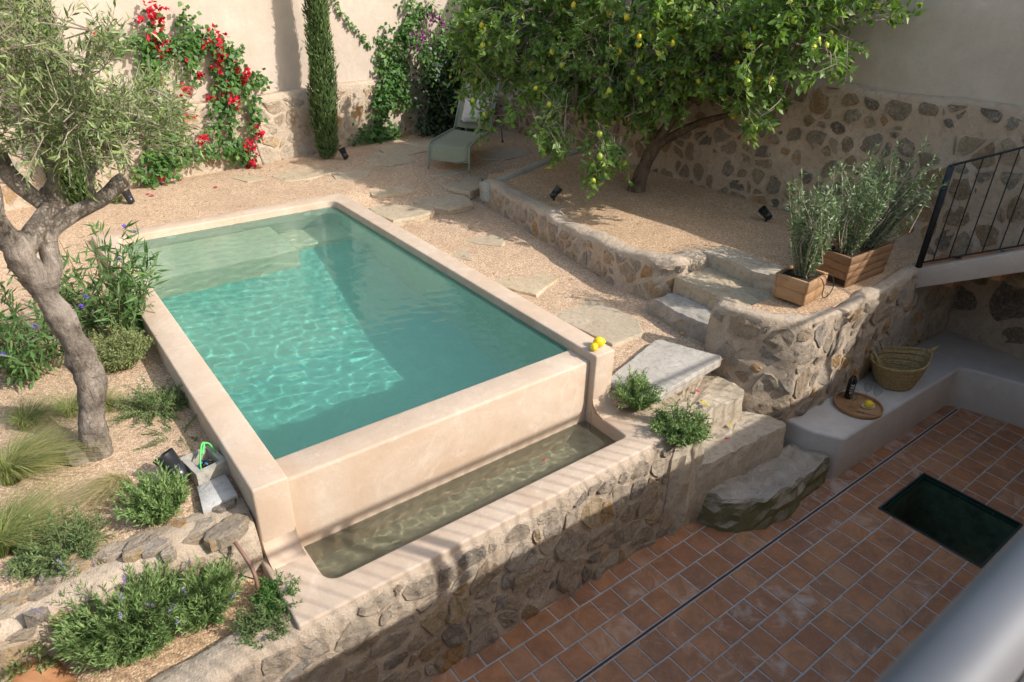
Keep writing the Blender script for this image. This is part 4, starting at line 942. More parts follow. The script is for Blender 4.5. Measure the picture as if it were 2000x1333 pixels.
# sawn end of the cut limb
e = oy((243, 350), .225); add('sawn_end', *tube([e-np.array([.02, 0, .012]), e+np.array([.008, 0, .004])], [.043, .04], 10, .1), M['twig'], ot)
omask = [(-400, -300), (92, -300), (100, -20), (108, 60), (150, 95), (175, 115), (205, 60), (250, 115), (255, 160), (300, 165), (320, 200), (345, 215), (370, 225), (378, 255), (330, 285), (280, 292), (250, 312), (220, 322), (170, 318), (120, 312), (90, 290), (50, 282), (10, 278), (-100, 280), (-400, 260)]
ell = [((.35, Y+.1, 3.35), (.6, .6, .45)), ((.62, Y, 3.2), (.45, .5, .32)), ((.05, Y+.1, 3.5), (.6, .6, .5)), ((.3, Y+.2, 3.75), (.6, .6, .4)), ((-.5, Y, 3.5), (.7, .7, .6))]
Bs, Ds = [], []
while len(Bs) < 900:
    k = rng.choices(range(5), [4, 4, 3, 3, 2])[0]; c, rd = ell[k]; d = rdir(rs, 1)[0]; q0 = np.array(c)+d*np.array(rd)*rs.uniform(.3, 1.0)
    dm = unit(d*.7+np.array([.1, 0, .35])+rs.normal(size=3)*.5)
    for _ in range(9):                          # a spray of twigs sharing one shoot
        q = q0+rs.normal(size=3)*.055
        if not in_poly(project(q), omask)[0]: continue
        Bs.append(q); Ds.append(unit(dm+rs.normal(size=3)*.4))
Bs, Ds = np.array(Bs), np.array(Ds)
P, D, N, Ln, Wd = twig_leaves(rs, Bs, Ds, .21, 11, .058, .0125, .75, .05, .25, .3)
V, F, vv = leaves(P, D, N, Ln, Wd, var=np.clip(rs.beta(2, 2.2, len(P)), 0, 1)); stuff(add('crown', V, F, M['lf_olive'], ot, var=vv))
lines = [([b-d*.03, b+d*.11, b+d*.22], .0026, .001) for b, d in zip(Bs, Ds)]
tips = [np.array(p) for pts, rd in limbs[4:] for p in pts[1:]]+[np.array(limbs[0][0][-1]), np.array(limbs[3][0][-1])]
for b in Bs[::8]:
    t0 = min(tips, key=lambda q: np.linalg.norm(q-b)); mid = (t0+b)/2+rs.normal(size=3)*.05; lines.append(([t0, mid, b], .0055, .0022))
stuff(add('twigs', *polytubes(lines), M['twig'], ot))

# ------------------------------------------------------------------ cypresses
def cypress(base, hgt, rad, lean, label, seed, n=12000):
    rs = np.random.RandomState(seed); base = np.array(base, float)
    o = thing('cypress_tree', label, 'tree', tuple(base), 'slim cypresses along the back wall')
    def ax(t): return base+np.outer(t, np.array([lean[0], lean[1], hgt]))
    def rr(t, a): return rad*np.interp(t, [0, .05, .2, .5, .85, 1], [.5, .8, 1, .85, .6, .05])*(1+.16*np.sin(a*3+t*17+seed)+.10*np.sin(a*5-t*41))
    t = rs.rand(n)**.95; a = rs.rand(n)*2*math.pi; f = rs.uniform(.72, 1.06, n)
    R_ = rr(t, a)*f; P = ax(t)+np.stack([R_*np.cos(a), R_*np.sin(a), np.zeros(n)], 1)
    D = unit(np.stack([.42*np.cos(a), .42*np.sin(a), np.ones(n)], 1)+rs.normal(size=(n, 3))*.28); N = unit(np.stack([np.cos(a), np.sin(a), .2*np.ones(n)], 1)+rs.normal(size=(n, 3))*.4)
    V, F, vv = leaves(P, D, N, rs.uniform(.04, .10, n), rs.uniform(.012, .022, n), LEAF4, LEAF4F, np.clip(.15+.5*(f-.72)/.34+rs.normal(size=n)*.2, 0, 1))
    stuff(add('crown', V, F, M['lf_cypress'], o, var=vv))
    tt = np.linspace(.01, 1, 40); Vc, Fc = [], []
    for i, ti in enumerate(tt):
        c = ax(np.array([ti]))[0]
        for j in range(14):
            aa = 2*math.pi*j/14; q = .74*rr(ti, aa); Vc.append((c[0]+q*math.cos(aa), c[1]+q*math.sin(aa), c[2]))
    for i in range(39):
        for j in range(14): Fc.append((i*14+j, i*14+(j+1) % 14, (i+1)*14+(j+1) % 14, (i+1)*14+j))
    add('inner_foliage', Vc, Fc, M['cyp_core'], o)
    add('trunk', *tube([base+np.array([0, 0, -.05]), base+np.array([0, 0, .5])], [.035, .03], 8, .1), M['bark_lemon'], o)
cypress(onz((640, 309), 1.40), 3.3, .172, (.14, .05), 'slim tall cypress standing against the sunlit back wall', 3)
cypress((.80, 9.25, 1.40), 3.2, .2, (.05, .05), 'slim cypress half hidden behind the olive crown', 4)

# ------------------------------------------------------------------ climbers
def climber(name, label, cat, stems, leafn, ln, wd, mat, seed, flowers=(), fmat=None, fsize=.03, base=None, spread=.06, stem_r=.008, droop=.15, flat=.2, smat='twig', group=None):
    """stems: lists of world points; leaves spread round them; flowers: (point, radius, count)"""
    rs = np.random.RandomState(seed); base = base if base is not None else stems[0][0]
    o = thing(name, label, cat, tuple(base), group); P, lines = [], []
    for s in stems:
        pts = np.array(catmull(s, 8)) if len(s) > 2 else np.array(s, float); lines.append((pts, stem_r, stem_r*.35))
        seg = np.linalg.norm(np.diff(pts, axis=0), axis=1); cu = np.concatenate([[0], np.cumsum(seg)]); m = int(leafn*cu[-1])
        u = rs.rand(m)*cu[-1]; q = np.stack([np.interp(u, cu, pts[:, k]) for k in range(3)], 1)
        P.append(q+rs.normal(size=(m, 3))*spread*np.array([1, .7, 1]))
    P = np.vstack(P); m = len(P); D = unit(rs.normal(size=(m, 3))*np.array([.8, .5, .5])+np.array([-.1, -.35, -droop*3])); N = unit(np.array([.25, -.75, .45])*(1+flat)+rs.normal(size=(m, 3))*.45)
    V, F, vv = leaves(P, D, N, ln*rs.uniform(.6, 1.2, m), wd*rs.uniform(.7, 1.15, m), var=np.clip(rs.beta(2, 2.5, m), 0, 1)); stuff(add('foliage', V, F, mat, o, var=vv, sm=True))
    stuff(add('stems', *polytubes(lines, 5), M[smat], o))
    for c, r_, n_ in flowers:
        q = np.array(c)+rs.normal(size=(n_, 3))*np.array([r_, r_*.6, r_])*.55; k = 3
        q = np.repeat(q, k, 0); D = rdir(rs, len(q)); N = rdir(rs, len(q))
        V, F, vv = leaves(q, D, N, fsize*rs.uniform(.8, 1.2, len(q)), fsize*.8, var=rs.rand(len(q))); stuff(add('flower_cluster', V, F, fmat, o, var=vv))
    return o
def bw(px_, off=.12):                       # a point just in front of the back wall (base or plaster)
    d = ray(px_); y = 10.0
    for _ in range(6):
        x = d[0]*y/d[1]; z = CZ+d[2]*y/d[1]; y = float(back_y(min(max(x, -4), 7.7)))-off+(.17 if z > 2.35 else 0)
    return ony(px_, y)
B = lambda *pts, off=.12: [bw(p, off) for p in pts]
stems = [B((330, 352), (322, 300), (300, 240), (292, 180), (288, 110), (305, 70), (292, 30), off=.15), B((325, 330), (318, 250), (300, 130), (285, 88), (240, 82), (190, 78)),
         B((322, 280), (305, 140), (330, 95), (375, 75), (410, 75), (440, 90), (455, 130), (452, 180), (440, 230), (410, 262)), B((395, 85), (372, 55), (358, 15)),
         B((380, 80), (375, 120), (372, 160)), B((450, 130), (480, 160), (495, 210), (497, 260)), B((452, 150), (445, 200), (455, 260), (460, 300)), B((440, 110), (465, 95), (470, 90)), B((480, 150), (505, 150), (520, 165)),
         B((325, 340), (345, 300), (350, 255), (335, 200)), B((300, 350), (285, 340), (290, 310), (310, 280)), B((345, 305), (380, 300), (420, 292), (460, 300), (485, 290), (488, 325)), B((296, 358), (282, 330)), B((420, 125), (430, 170), (425, 215)), B((340, 90), (360, 100), (400, 95), (430, 105))]
fl = [(bw(p, .16), r_, n_) for p, r_, n_ in (((290, 32), .16, 26), ((305, 25), .12, 12), ((318, 88), .12, 12), ((300, 95), .07, 6), ((425, 68), .10, 9), ((405, 92), .1, 8), ((425, 105), .1, 12), ((425, 135), .06, 7), ((392, 147), .05, 7), ((362, 177), .08, 10), ((362, 218), .09, 10), ((308, 156), .05, 5), ((412, 192), .06, 7), ((437, 175), .08, 9), ((455, 200), .08, 10), ((477, 158), .08, 10), ((462, 140), .08, 7), ((487, 140), .07, 6), ((400, 275), .07, 9), ((505, 258), .09, 18), ((488, 287), .08, 14), ((493, 320), .09, 14), ((180, 62), .07, 4), ((315, 347), .03, 2))]
climber('bougainvillea', 'red flowered bougainvillea climbing over the sunlit back wall', 'climber', stems, 170, .085, .062, M['lf_boug'], 61, fl, M['fl_red'], .06, base=bw((325, 355), .15), spread=.055)
o = tag(add('wooden_stake', *tube([bw((516, 322), .25), bw((497, 268), .12)], .02, 8, .1), M['twig'], None), 'short grey wooden stake leaning on the stone base under red flowers', 'stake')
stems = [B((738, 275), (742, 230), (748, 170), (758, 110), (775, 80), (800, 60), (830, 20), (843, 8)), B((745, 240), (760, 180), (760, 120), (745, 95), (752, 60)), B((742, 210), (770, 150), (790, 110), (800, 40), (795, 0)), B((738, 275), (755, 250), (770, 270)), B((755, 120), (770, 130), (785, 150), (780, 190)), B((748, 190), (770, 190), (800, 205)), B((738, 270), (715, 262), (695, 270)), B((745, 255), (760, 262), (785, 268))]
climber('green_climber', 'bright green leafy climber on a cane beside the corner shrub', 'climber', stems, 190, .085, .065, M['lf_boug'], 62, base=bw((738, 278), .15), spread=.075)
stems = [B((650, -60), (655, 0), (675, 35), (700, 65), (722, 92), off=.10)]
climber('hanging_vine', 'single thin green vine strand hanging across the plaster wall', 'vine', stems, 90, .06, .05, M['lf_boug'], 63, spread=.02, stem_r=.005)
cor = np.array([6.55, 10.30, 1.40])
rs = np.random.RandomState(64); stems = []
for k in range(46):
    a = rs.uniform(-1.0, 1.0); top = cor+np.array([a*.62, -.05+rs.normal()*.12, rs.uniform(.5, 1.75)*(1-.25*abs(a))]); stems.append([cor+rs.normal(size=3)*np.array([.2, .08, 0]), (cor+top)/2+rs.normal(size=3)*.15, top])
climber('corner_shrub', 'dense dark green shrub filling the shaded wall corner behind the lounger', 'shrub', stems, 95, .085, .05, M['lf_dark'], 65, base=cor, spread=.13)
stems = [[cor+np.array([-.2, 0, .5]), cor+np.array([-.15, -.08, 1.3]), cor+np.array([-.2, -.1, 1.75]), cor+np.array([-.25, -.15, 1.9])], [cor+np.array([-.2, 0, .6]), cor+np.array([.1, -.05, 1.4]), cor+np.array([.15, -.05, 1.95]), cor+np.array([.05, .0, 2.25])], [cor+np.array([0, 0, 1.2]), cor+np.array([.25, 0, 1.7]), cor+np.array([.35, .05, 1.85])], [cor+np.array([-.3, 0, 1.0]), cor+np.array([-.6, 0, 1.45]), cor+np.array([-.75, 0, 1.55])], [cor+np.array([-.3, -.1, .9]), cor+np.array([-.55, -.15, 1.3]), cor+np.array([-.3, -.2, 1.5]), cor+np.array([.1, -.2, 1.45])], [cor+np.array([-.4, -.1, 1.1]), cor+np.array([-.1, -.2, 1.35]), cor+np.array([.3, -.15, 1.2])]]
fl = [(bw(p, .3), r_, n_) for p, r_, n_ in (((818, 78), .12, 16), ((847, 28), .05, 6), ((852, 38), .06, 5), ((866, 45), .05, 6), ((840, 66), .05, 4), ((862, 72), .06, 6), ((842, 42), .05, 4), ((875, 55), .04, 3), ((845, 88), .05, 4), ((822, 64), .03, 3))]
climber('purple_bougainvillea', 'magenta flowered bougainvillea topping the shrub in the wall corner', 'climber', stems, 170, .075, .055, M['lf_boug'], 66, fl, M['fl_mag'], .06, base=cor+np.array([-.2, 0, .02]), spread=.11)

# ------------------------------------------------------------------ shrubs and grasses in the beds
def bush(name, label, cat, base, h, r, nst, per, ln, wd, mat, seed, spread=.6, tilt=(0, 0), group=None, smat='twig_green', flower=None, up=.6, leaf_up=.5, arch=.0, fill=1.0, low=.18, curl=.02):
    rs = np.random.RandomState(seed); base = np.array(base, float); o = thing(name, label, cat, tuple(base), group); Bp, Dp, lines, Ls = [], [], [], []
    for k in range(nst):
        a = rs.rand()*2*math.pi; q = math.sqrt(rs.rand()); L = h*rs.uniform(.65, 1.1)*(1-.25*q)
        d = unit(np.array([math.cos(a)*q*r/h*1.5+tilt[0], math.sin(a)*q*r/h*1.5+tilt[1], up])); st_ = base+np.array([math.cos(a), math.sin(a), 0])*q*r*.25*fill
        mid = st_+d*L*.5+rs.normal(size=3)*curl; tip = st_+d*L+np.array([0, 0, -arch*L*q])+rs.normal(size=3)*.02
        lines.append(([st_-np.array([0, 0, .03]), mid, tip], .003+.004*(h > .6), .0015))
        for f in np.linspace(low, 1.0, per):
            p = (1-f)**2*st_+2*f*(1-f)*mid+f*f*tip; Bp.append(p); Dp.append(unit((tip-st_)))
    Bp, Dp = np.array(Bp), np.array(Dp); m = len(Bp); k = 4
    P = np.repeat(Bp, k, 0)+rs.normal(size=(m*k, 3))*ln*.12; D0 = np.repeat(Dp, k, 0); sd_ = rdir(rs, m*k)
    D = unit(D0*leaf_up+sd_*spread); N = unit(rs.normal(size=(m*k, 3))*.6+np.array([.15, -.2, .6]))
    V, F, vv = leaves(P, D, N, ln*rs.uniform(.6, 1.25, m*k), wd*rs.uniform(.7, 1.2, m*k), LEAF4 if wd < .03 else LEAF5, LEAF4F if wd < .03 else LEAF5F, np.clip(rs.beta(2, 2, m*k), 0, 1))
    stuff(add('foliage', V, F, mat, o, var=vv)); stuff(add('stems', *polytubes(lines), M[smat], o))
    if flower:
        fm_, n_, fs, kind = flower; idx = rs.choice(len(lines), min(n_, len(lines)), replace=False)
        for i in idx:
            tip = np.array(lines[i][0][-1]); d = unit(tip-np.array(lines[i][0][0]))
            if kind == 'spike':
                top = tip+d*rs.uniform(.06, .16)+rs.normal(size=3)*.02; q = top+d*np.linspace(0, .055, 9)[:, None]; q = np.repeat(q, 5, 0); D = unit(rdir(rs, len(q))+d*.5); V, F, vv = leaves(q, D, rdir(rs, len(q)), fs, fs*.8, LEAF4, LEAF4F, rs.rand(len(q)))
                ob_ = add('flower_spike', V, F, fm_, o, var=vv); add('stalk', *polytubes([([tip, top], .0015, .001)]), M[smat], ob_)
            else:
                q = np.repeat((tip+d*.02)[None], 6, 0); D = unit(rdir(rs, 6)+d*.8+np.array([0, -.4, .3])); V, F, vv = leaves(q, D, np.repeat((d+np.array([0, -.5, .5]))[None], 6, 0), fs, fs*.9, var=rs.rand(6)); add('flower', V, F, fm_, o, var=vv)
    return o
def grass(label, base, L, n, seed, lean, spread=1.0, dry=.4, group='feather grass tufts in the left bed'):
    rs = np.random.RandomState(seed); base = np.array(base, float); o = thing('feather_grass', label, 'grass', tuple(base), group); V, F, vv = [], [], []
    for k in range(n):
        a = rs.rand()*2*math.pi; q = rs.rand()**.6; st_ = base+np.array([math.cos(a), math.sin(a), 0])*.05*rs.rand()
        hd = np.array([math.cos(a)*q*spread+lean[0], math.sin(a)*q*spread+lean[1]]); l = L*rs.uniform(.6, 1.1); up_ = rs.uniform(.5, .9); w_ = rs.uniform(.0012, .0026); m = 6; o_ = len(V)
        sdv = unit(np.array([-hd[1], hd[0], 0])+1e-6); v_ = min(1, max(0, rs.beta(1.5, 2)+dry-.3))
        for i in range(m):
            t_ = i/(m-1); p = st_+np.array([hd[0]*t_*l*(.35+.5*t_), hd[1]*t_*l*(.35+.5*t_), l*up_*(t_-.72*t_*t_)+.005]); ww = w_*(1-.85*t_)
            V += [p-sdv*ww, p+sdv*ww]
        for i in range(m-1): F.append((o_+2*i, o_+2*i+1, o_+2*i+3, o_+2*i+2)); vv.append(min(1, v_+.25*i/m))
    stuff(add('blades', V, np.array(F), M['lf_grass'], o, var=vv)); return o
gzl = lambda p: np.array([p[0], p[1], gz(p[0], p[1])-.005])
bush('ruellia_shrub', 'tall loose shrub with long narrow leaves and violet flowers behind the olive trunk', 'shrub', gzl(onz((225, 655), 1.29)), .95, .42, 34, 9, .13, .021, M['lf_ruellia'], 71, .9, (.05, .15), flower=(M['fl_violet'], 5, .03, 'cup'), up=1.0, leaf_up=.35)
bush('ruellia_shrub', 'leggy narrow-leaved shrub with violet flowers in front of the white wall', 'shrub', gzl(onz((80, 725), 1.27)), .85, .45, 34, 8, .12, .021, M['lf_ruellia'], 72, .9, (-.25, .05), flower=(M['fl_violet'], 8, .032, 'cup'), up=.9, leaf_up=.35)
bush('santolina_bush', 'round pale yellow-green santolina cushion beside the pool rim', 'bush', gzl(onz((236, 715), 1.27)), .30, .20, 420, 9, .024, .006, M['lf_sant'], 73, .8, up=.75)
bush('small_green_bush', 'small darker green bush tucked between santolina and pool rim', 'bush', gzl(onz((262, 640), 1.29)), .26, .15, 110, 9, .03, .009, M['lf_rosem'], 74, .8)
bush('rosemary_bush', 'sprawling rosemary with upright tips against the left pool rim', 'bush', gzl(onz((305, 800), 1.27)), .26, .22, 90, 14, .028, .006, M['lf_rosem'], 75, .6, (.12, .05), up=.45, arch=.3)
bush('creeping_rosemary', 'thin creeping rosemary lying on the gravel near the concrete block', 'bush', gzl(onz((345, 852), 1.27)), .24, .2, 16, 12, .024, .0045, M['lf_rosem'], 76, .6, (.0, .0), up=.16, arch=.1)
bush('green_lavender', 'round bright green lavender bush in front of the black spotlight', 'bush', gzl(onz((312, 1000), 1.26)), .27, .135, 170, 13, .036, .0075, M['lf_lav'], 77, .5, up=.8, leaf_up=.7)
bush('low_rosemary', 'low dark rosemary clump at the edge of the garden wall', 'bush', gzl(onz((115, 1072), 1.26)), .24, .24, 130, 12, .03, .0065, M['lf_rosem'], 78, .6, up=.5)
grass('big sweeping green and straw feather grass at the left of the olive trunk', gzl(onz((25, 940), 1.27)), .62, 900, 81, (.55, .12), .8, .35)
grass('bright green feather grass fountain beside the low rosemary', gzl(onz((10, 1075), 1.26)), .55, 700, 82, (.5, .35), .7, .25)
grass('small dry arching feather grass tuft beside the green lavender', gzl(onz((240, 950), 1.27)), .36, 420, 83, (-.55, -.25), .6, .75)
grass('short green grass tuft hiding behind the olive trunk', gzl(onz((205, 800), 1.27)), .32, 420, 84, (.0, .05), 1.0, .4)
grass('dark green grass tuft under the violet flowered shrub', gzl(onz((55, 835), 1.27)), .42, 420, 85, (.3, .25), .8, .3)
grass('fresh green grass tuft between olive trunk and dark tuft', gzl(onz((140, 810), 1.27)), .34, 380, 86, (.15, .1), .9, .3)
lz = lambda p: np.array([p[0], p[1], .88])
bush('lavender_bush', 'biggest grey-green lavender mound with violet spikes in the lower bed', 'bush', lz(onz((270, 1258), .88)), .42, .25, 380, 15, .040, .0075, M['lf_lav'], 91, .5, leaf_up=.7, flower=(M['fl_lav'], 9, .009, 'spike'), up=.8)
bush('lavender_bush', 'fresh green lavender mound nearest the brown conduit', 'bush', lz(onz((398, 1205), .88)), .30, .17, 220, 13, .038, .0075, M['lf_lav'], 92, .5, leaf_up=.7, flower=(M['fl_lav'], 3, .009, 'spike'), up=.85)
bush('lavender_bush', 'greyish lavender leaning on the garden wall', 'bush', lz(onz((185, 1225), .88)), .34, .16, 150, 12, .038, .0075, M['lf_sant'], 93, .5, leaf_up=.7, flower=(M['fl_lav'], 3, .009, 'spike'), up=.9)
bush('pale_herb', 'pale grey-green drooping herb above the clay tile', 'bush', lz(onz((85, 1268), .88)), .30, .2, 130, 10, .036, .011, M['lf_sant'], 94, .6, up=.7, arch=.25)
bush('tiny_herb', 'tiny bright green herb sprouting between clay tile and lavender', 'bush', lz(onz((105, 1275), .88)), .18, .12, 26, 6, .03, .014, M['lf_herb'], 95, .8)
bush('ledge_rosemary', 'small green rosemary hanging over the lower corner of the pool ledge', 'bush', lz(onz((545, 1185), .88)), .17, .10, 100, 10, .028, .007, M['lf_herb'], 96, .6, up=.5)
bush('ledge_rosemary', 'small grey-green rosemary at the tip of the lower gravel bed', 'bush', lz(onz((520, 1235), .88)), .17, .11, 100, 10, .028, .007, M['lf_rosem'], 97, .6, up=.5)
bush('carob_seedling', 'feathery dark green clump beside the granite slab', 'bush', onz((1240, 792), 1.0), .26, .15, 90, 11, .036, .009, M['lf_lav'], 98, .8, up=.7)
bush('rock_clump', 'feathery dark green clump growing over the rock at the ledge end', 'bush', onz((1325, 850), .93), .25, .2, 150, 11, .034, .009, M['lf_lav'], 99, .8, up=.55)
bush('wall_weed', 'small pale weed at the foot of the cut olive limb', 'weed', gzl(onz((215, 398), 1.38)), .2, .2, 40, 7, .03, .008, M['lf_sant'], 100, .8)

# ------------------------------------------------------------------ planters with olives
def planter(name, label, c, u, hu, hv, z0, hgt, mat, seed, boards):
    o = thing(name, label, 'planter', (c[0], c[1], z0)); u = np.array(u)/np.hypot(*u); v = np.array([-u[1], u[0]]); t_ = .022
    bh = hgt/boards
    for k in range(boards):
        za, zb = z0+k*bh+.0015, z0+(k+1)*bh-.0015; fl = 1.0+.10*(k+.5)/boards
        for s in (-1, 1):
            b = add('board', *obox(np.array(c)+v*s*hv*fl, u, hu*fl+t_/2, t_/2, za, zb), mat, o); bevel(b, .003, 1)
            b = add('board', *obox(np.array(c)+u*s*hu*fl, v, hv*fl-t_/2-.001, t_/2, za, zb), mat, o); bevel(b, .003, 1)
    add('soil', *obox(c, u, hu*1.05, hv*1.05, z0+.02, z0+hgt*.9), M['soil'], o); return o
c1 = (5.50, 2.955); planter('small_planter', 'small square tan wooden planter box near the terrace corner', c1, (.99, .10), .155, .135, 1.425, .225, M['wood_light'], 1, 2)
c2 = (6.30, 2.935); planter('large_planter', 'long dark weathered wooden planter box beside the stair', c2, (.9995, -.015), .325, .155, 1.445, .305, M['wood'], 2, 4)
def pot_olive(label, c, z, h, r, tilt, seed, nst, per=15):
    bush('potted_olive', label, 'shrub', (c[0], c[1], z), h, r, nst, per, .052, .014, M['lf_olive_pot'], seed, .85, tilt, up=1.0, smat='twig', leaf_up=.6, group=None, low=.04, curl=.07)
pot_olive('upright silvery olive shrub growing in the small planter', c1, 1.62, .98, .20, (-.06, .02), 111, 46, 18)
pot_olive('dense silvery olive shrub in the near end of the large planter', (6.12, 2.93), 1.72, .88, .24, (.02, .0), 112, 46, 17)
pot_olive('wide silvery olive shrub leaning from the large planter towards the stair railing', (6.45, 2.93), 1.72, 1.0, .34, (.32, -.06), 113, 54, 18)
wire = catmull([(5.45, 2.90, 1.63), (5.50, 2.80, 1.665), (5.56, 2.765, 1.58), (5.56, 2.76, 1.49), (5.63, 2.76, 1.45), (5.72, 2.77, 1.47), (5.76, 2.78, 1.54), (5.68, 2.78, 1.64), (5.56, 2.80, 1.67)], 6)
tag(add('irrigation_tube', *tube(wire, .004, 6), M['cable']), 'thin black looped irrigation tube hanging over the small planter', 'tube')

# ------------------------------------------------------------------ lounger and cushion
gzp = 1.385
FL, FR = onz((838, 331), gzp)[:2], onz((915, 338), gzp)[:2]; mid = (FL+FR)/2; ax_ = np.array([6.98, 9.37])-FR; ax_ /= np.linalg.norm(ax_); sd_ = np.array([-ax_[1], ax_[0]]); hw = .30
lg = thing('sun_lounger', 'sage green sling sun lounger with raised back under the lemon tree', 'lounger', (mid[0], mid[1], gzp))
def lp(a, s, z): q = mid+ax_*a+sd_*s*hw; return (q[0], q[1], gzp+z)
seatp = [(.03, .32), (.10, .355), (.5, .355), (1.18, .33)]; backp = [(1.18, .33), (1.62, .88), (1.72, 1.0)]
for s in (-1, 1):
    add('side_rail', *tube(catmull([lp(0, s, 0), lp(.02, s, .25), lp(.08, s, .35), lp(.5, s, .36), lp(1.18, s, .335), lp(1.86, s, .30)], 5), .014, 8), M['green_metal'], lg, sm=True)
    add('back_rail', *tube([lp(1.16, s*.95, .33), lp(1.72, s*.95, 1.0)], .013, 8), M['green_metal'], lg, sm=True)
    l_ = add('leg', *tube([lp(1.78, s, .31), lp(1.92, s, .0)], .014, 8), M['green_metal'], lg, sm=True); add('foot_cap', *tube([lp(1.905, s, .04), lp(1.925, s, -.005)], .018, 8), M['black'], l_)
add('cross_bar', *tube([lp(.005, -1, .14), lp(.005, 1, .14)], .012, 8), M['green_metal'], lg, sm=True)
add('back_bar', *tube([lp(1.72, -.95, 1.0), lp(1.72, .95, 1.0)], .013, 8), M['green_metal'], lg, sm=True)
def sling(pr, sag):
    pts = catmull([np.array([a, z, 0]) for a, z in pr], 6); V, F = [], []
    for off in (0, -.006):
        for p in pts:
            for j in range(9): s = -1+2*j/8; V.append(lp(p[0], s*.95, p[1]-sag*(1-s*s)+off))
    n = len(pts)
    for q in range(2):
        for i in range(n-1):
            for j in range(8): a = q*n*9+i*9+j; F.append((a, a+1, a+10, a+9))
    for i in range(n-1): F += [(i*9, i*9+9, n*9+i*9+9, n*9+i*9), (i*9+8, i*9+17, n*9+i*9+17, n*9+i*9+8)]
    return V, F
add('seat_sling', *sling([(.0, .17), (.03, .30), (.10, .352), (.5, .352), (1.17, .33)], .02), M['sling'], lg, sm=True)
add('back_sling', *sling([(1.20, .37), (1.45, .68), (1.71, .99)], .015), M['sling'], lg, sm=True)
bm = bmesh.new(); bmesh.ops.create_grid(bm, x_segments=12, y_segments=12, size=.21)
top = bm.verts[:]; geo = bmesh.ops.duplicate(bm, geom=bm.verts[:]+bm.edges[:]+bm.faces[:]); low = [g_ for g_ in geo['geom'] if isinstance(g_, bmesh.types.BMVert)]
for vs, sg in ((top, 1), (low, -1)):
    for v in vs:
        a, b = abs(v.co.x)/.21, abs(v.co.y)/.21; f = (1-a**3)*(1-b**3); v.co.z = sg*(.07*f**.6+.004*nz(v.co.x*25, v.co.y*25, sg)); pin = 1-.07*((1-a*a)*(b > .9)+(1-b*b)*(a > .9)); v.co.x *= pin; v.co.y *= pin*1.0
bmesh.ops.remove_doubles(bm, verts=bm.verts, dist=.003)
ca = np.array(lp(1.33, -.05, .58)); uu = unit(np.array([ax_[0]*.54, ax_[1]*.54, .67])); vv_ = np.array([sd_[0], sd_[1], 0]); ww = np.cross(vv_, uu); ww = -ww if ww[2] < 0 else ww
for v in bm.verts: q = ca+vv_*v.co.x+uu*v.co.y*.95+ww*(v.co.z+.02); v.co = Vector(q)
tag(bm_obj('cushion', bm, M['pillow'], None, True, origin=tuple(ca)), 'pale linen cushion leaning on the lounger backrest', 'cushion')

# ------------------------------------------------------------------ spotlights, block, conduit
def spotlight(label, base, aim, sc=1.0):
    base = np.array(base, float); o = thing('garden_spotlight', label, 'spotlight', tuple(base), 'black garden spotlights'); d = unit(np.array(aim, float)); c = base+np.array([0, 0, .07*sc])
    add('spike', *tube([base-np.array([0, 0, .04]), base+np.array([0, 0, .05*sc])], .012*sc, 8), M['spot'], o)
    b = add('housing', *tube([c-d*.05*sc, c-d*.045*sc, c+d*.02*sc, c+d*.022*sc, c+d*.03*sc, c+d*.10*sc], [.034*sc, .04*sc, .044*sc, .038*sc, .045*sc, .052*sc], 18, 0, False), M['spot'], o, sm=True)
    add('lens', *tube([c+d*.06*sc, c+d*.065*sc], .046*sc, 18), M['bottle'], o); add('back_cap', *tube([c-d*.06*sc, c-d*.048*sc], [.02*sc, .034*sc], 18), M['spot'], o)
    add('bracket', *tube([base+np.array([0, 0, .03*sc]), c-d*.0*sc-np.array([0, 0, .045*sc])], .016*sc, 8), M['spot'], o)
spotlight('black garden spotlight on the gravel under the cut olive limb', gzl(onz((257, 404), 1.37)), (-.25, .35, 1))
spotlight('black garden spotlight at the foot of the cypress', gzl(onz((674, 311), 1.40)), (-.35, .25, 1))
p = onz((1082, 390), 1.46); spotlight('black garden spotlight at the sunny edge of the lemon bed', p, (.7, -.15, .75))
p = onz((1496, 432), 1.455); spotlight('black garden spotlight in the shaded bed near the planters', p, (-.6, .5, .75))
spotlight('black garden spotlight behind the round green lavender', gzl(onz((350, 938), 1.27)), (-.35, .45, .8), 1.25)
cb = thing('concrete_block', 'hollow grey concrete block holding cables beside the pool rim', 'block', (.566, 3.708, 1.23))
bu = unit(np.array([.17, .03])); z0, z1 = 1.23, 1.36
def blk(a0, a1, b0, b1, za, zb):
    c = np.array([.566, 3.708]); u_ = bu; v_ = np.array([-u_[1], u_[0]]); return prism([tuple(c+u_*a0+v_*b0), tuple(c+u_*a1+v_*b0), tuple(c+u_*a1+v_*b1), tuple(c+u_*a0+v_*b1)], za, zb)
for q in ((-.095, .095, -.11, -.08), (-.095, .095, .08, .11), (-.095, -.06, -.079, .079), (.06, .095, -.079, .079)): add('side', *blk(*q, z0, z1), M['grey_block'], cb)
add('base', *blk(-.06, .06, -.079, .079, z0, z0+.03), M['soil'], cb)
def cable(name, label, pts, r_, mat): tag(add(name, *tube(catmull(pts, 8), r_, 8), mat, None, sm=True), label, 'cable')
cable('green_cable', 'bright green cable looping out of the concrete block', [(.53, 3.66, 1.28), (.545, 3.70, 1.36), (.58, 3.76, 1.42), (.60, 3.77, 1.425), (.57, 3.73, 1.38), (.585, 3.77, 1.42), (.625, 3.77, 1.41), (.64, 3.73, 1.36), (.63, 3.70, 1.28)], .006, M['green_cable'])
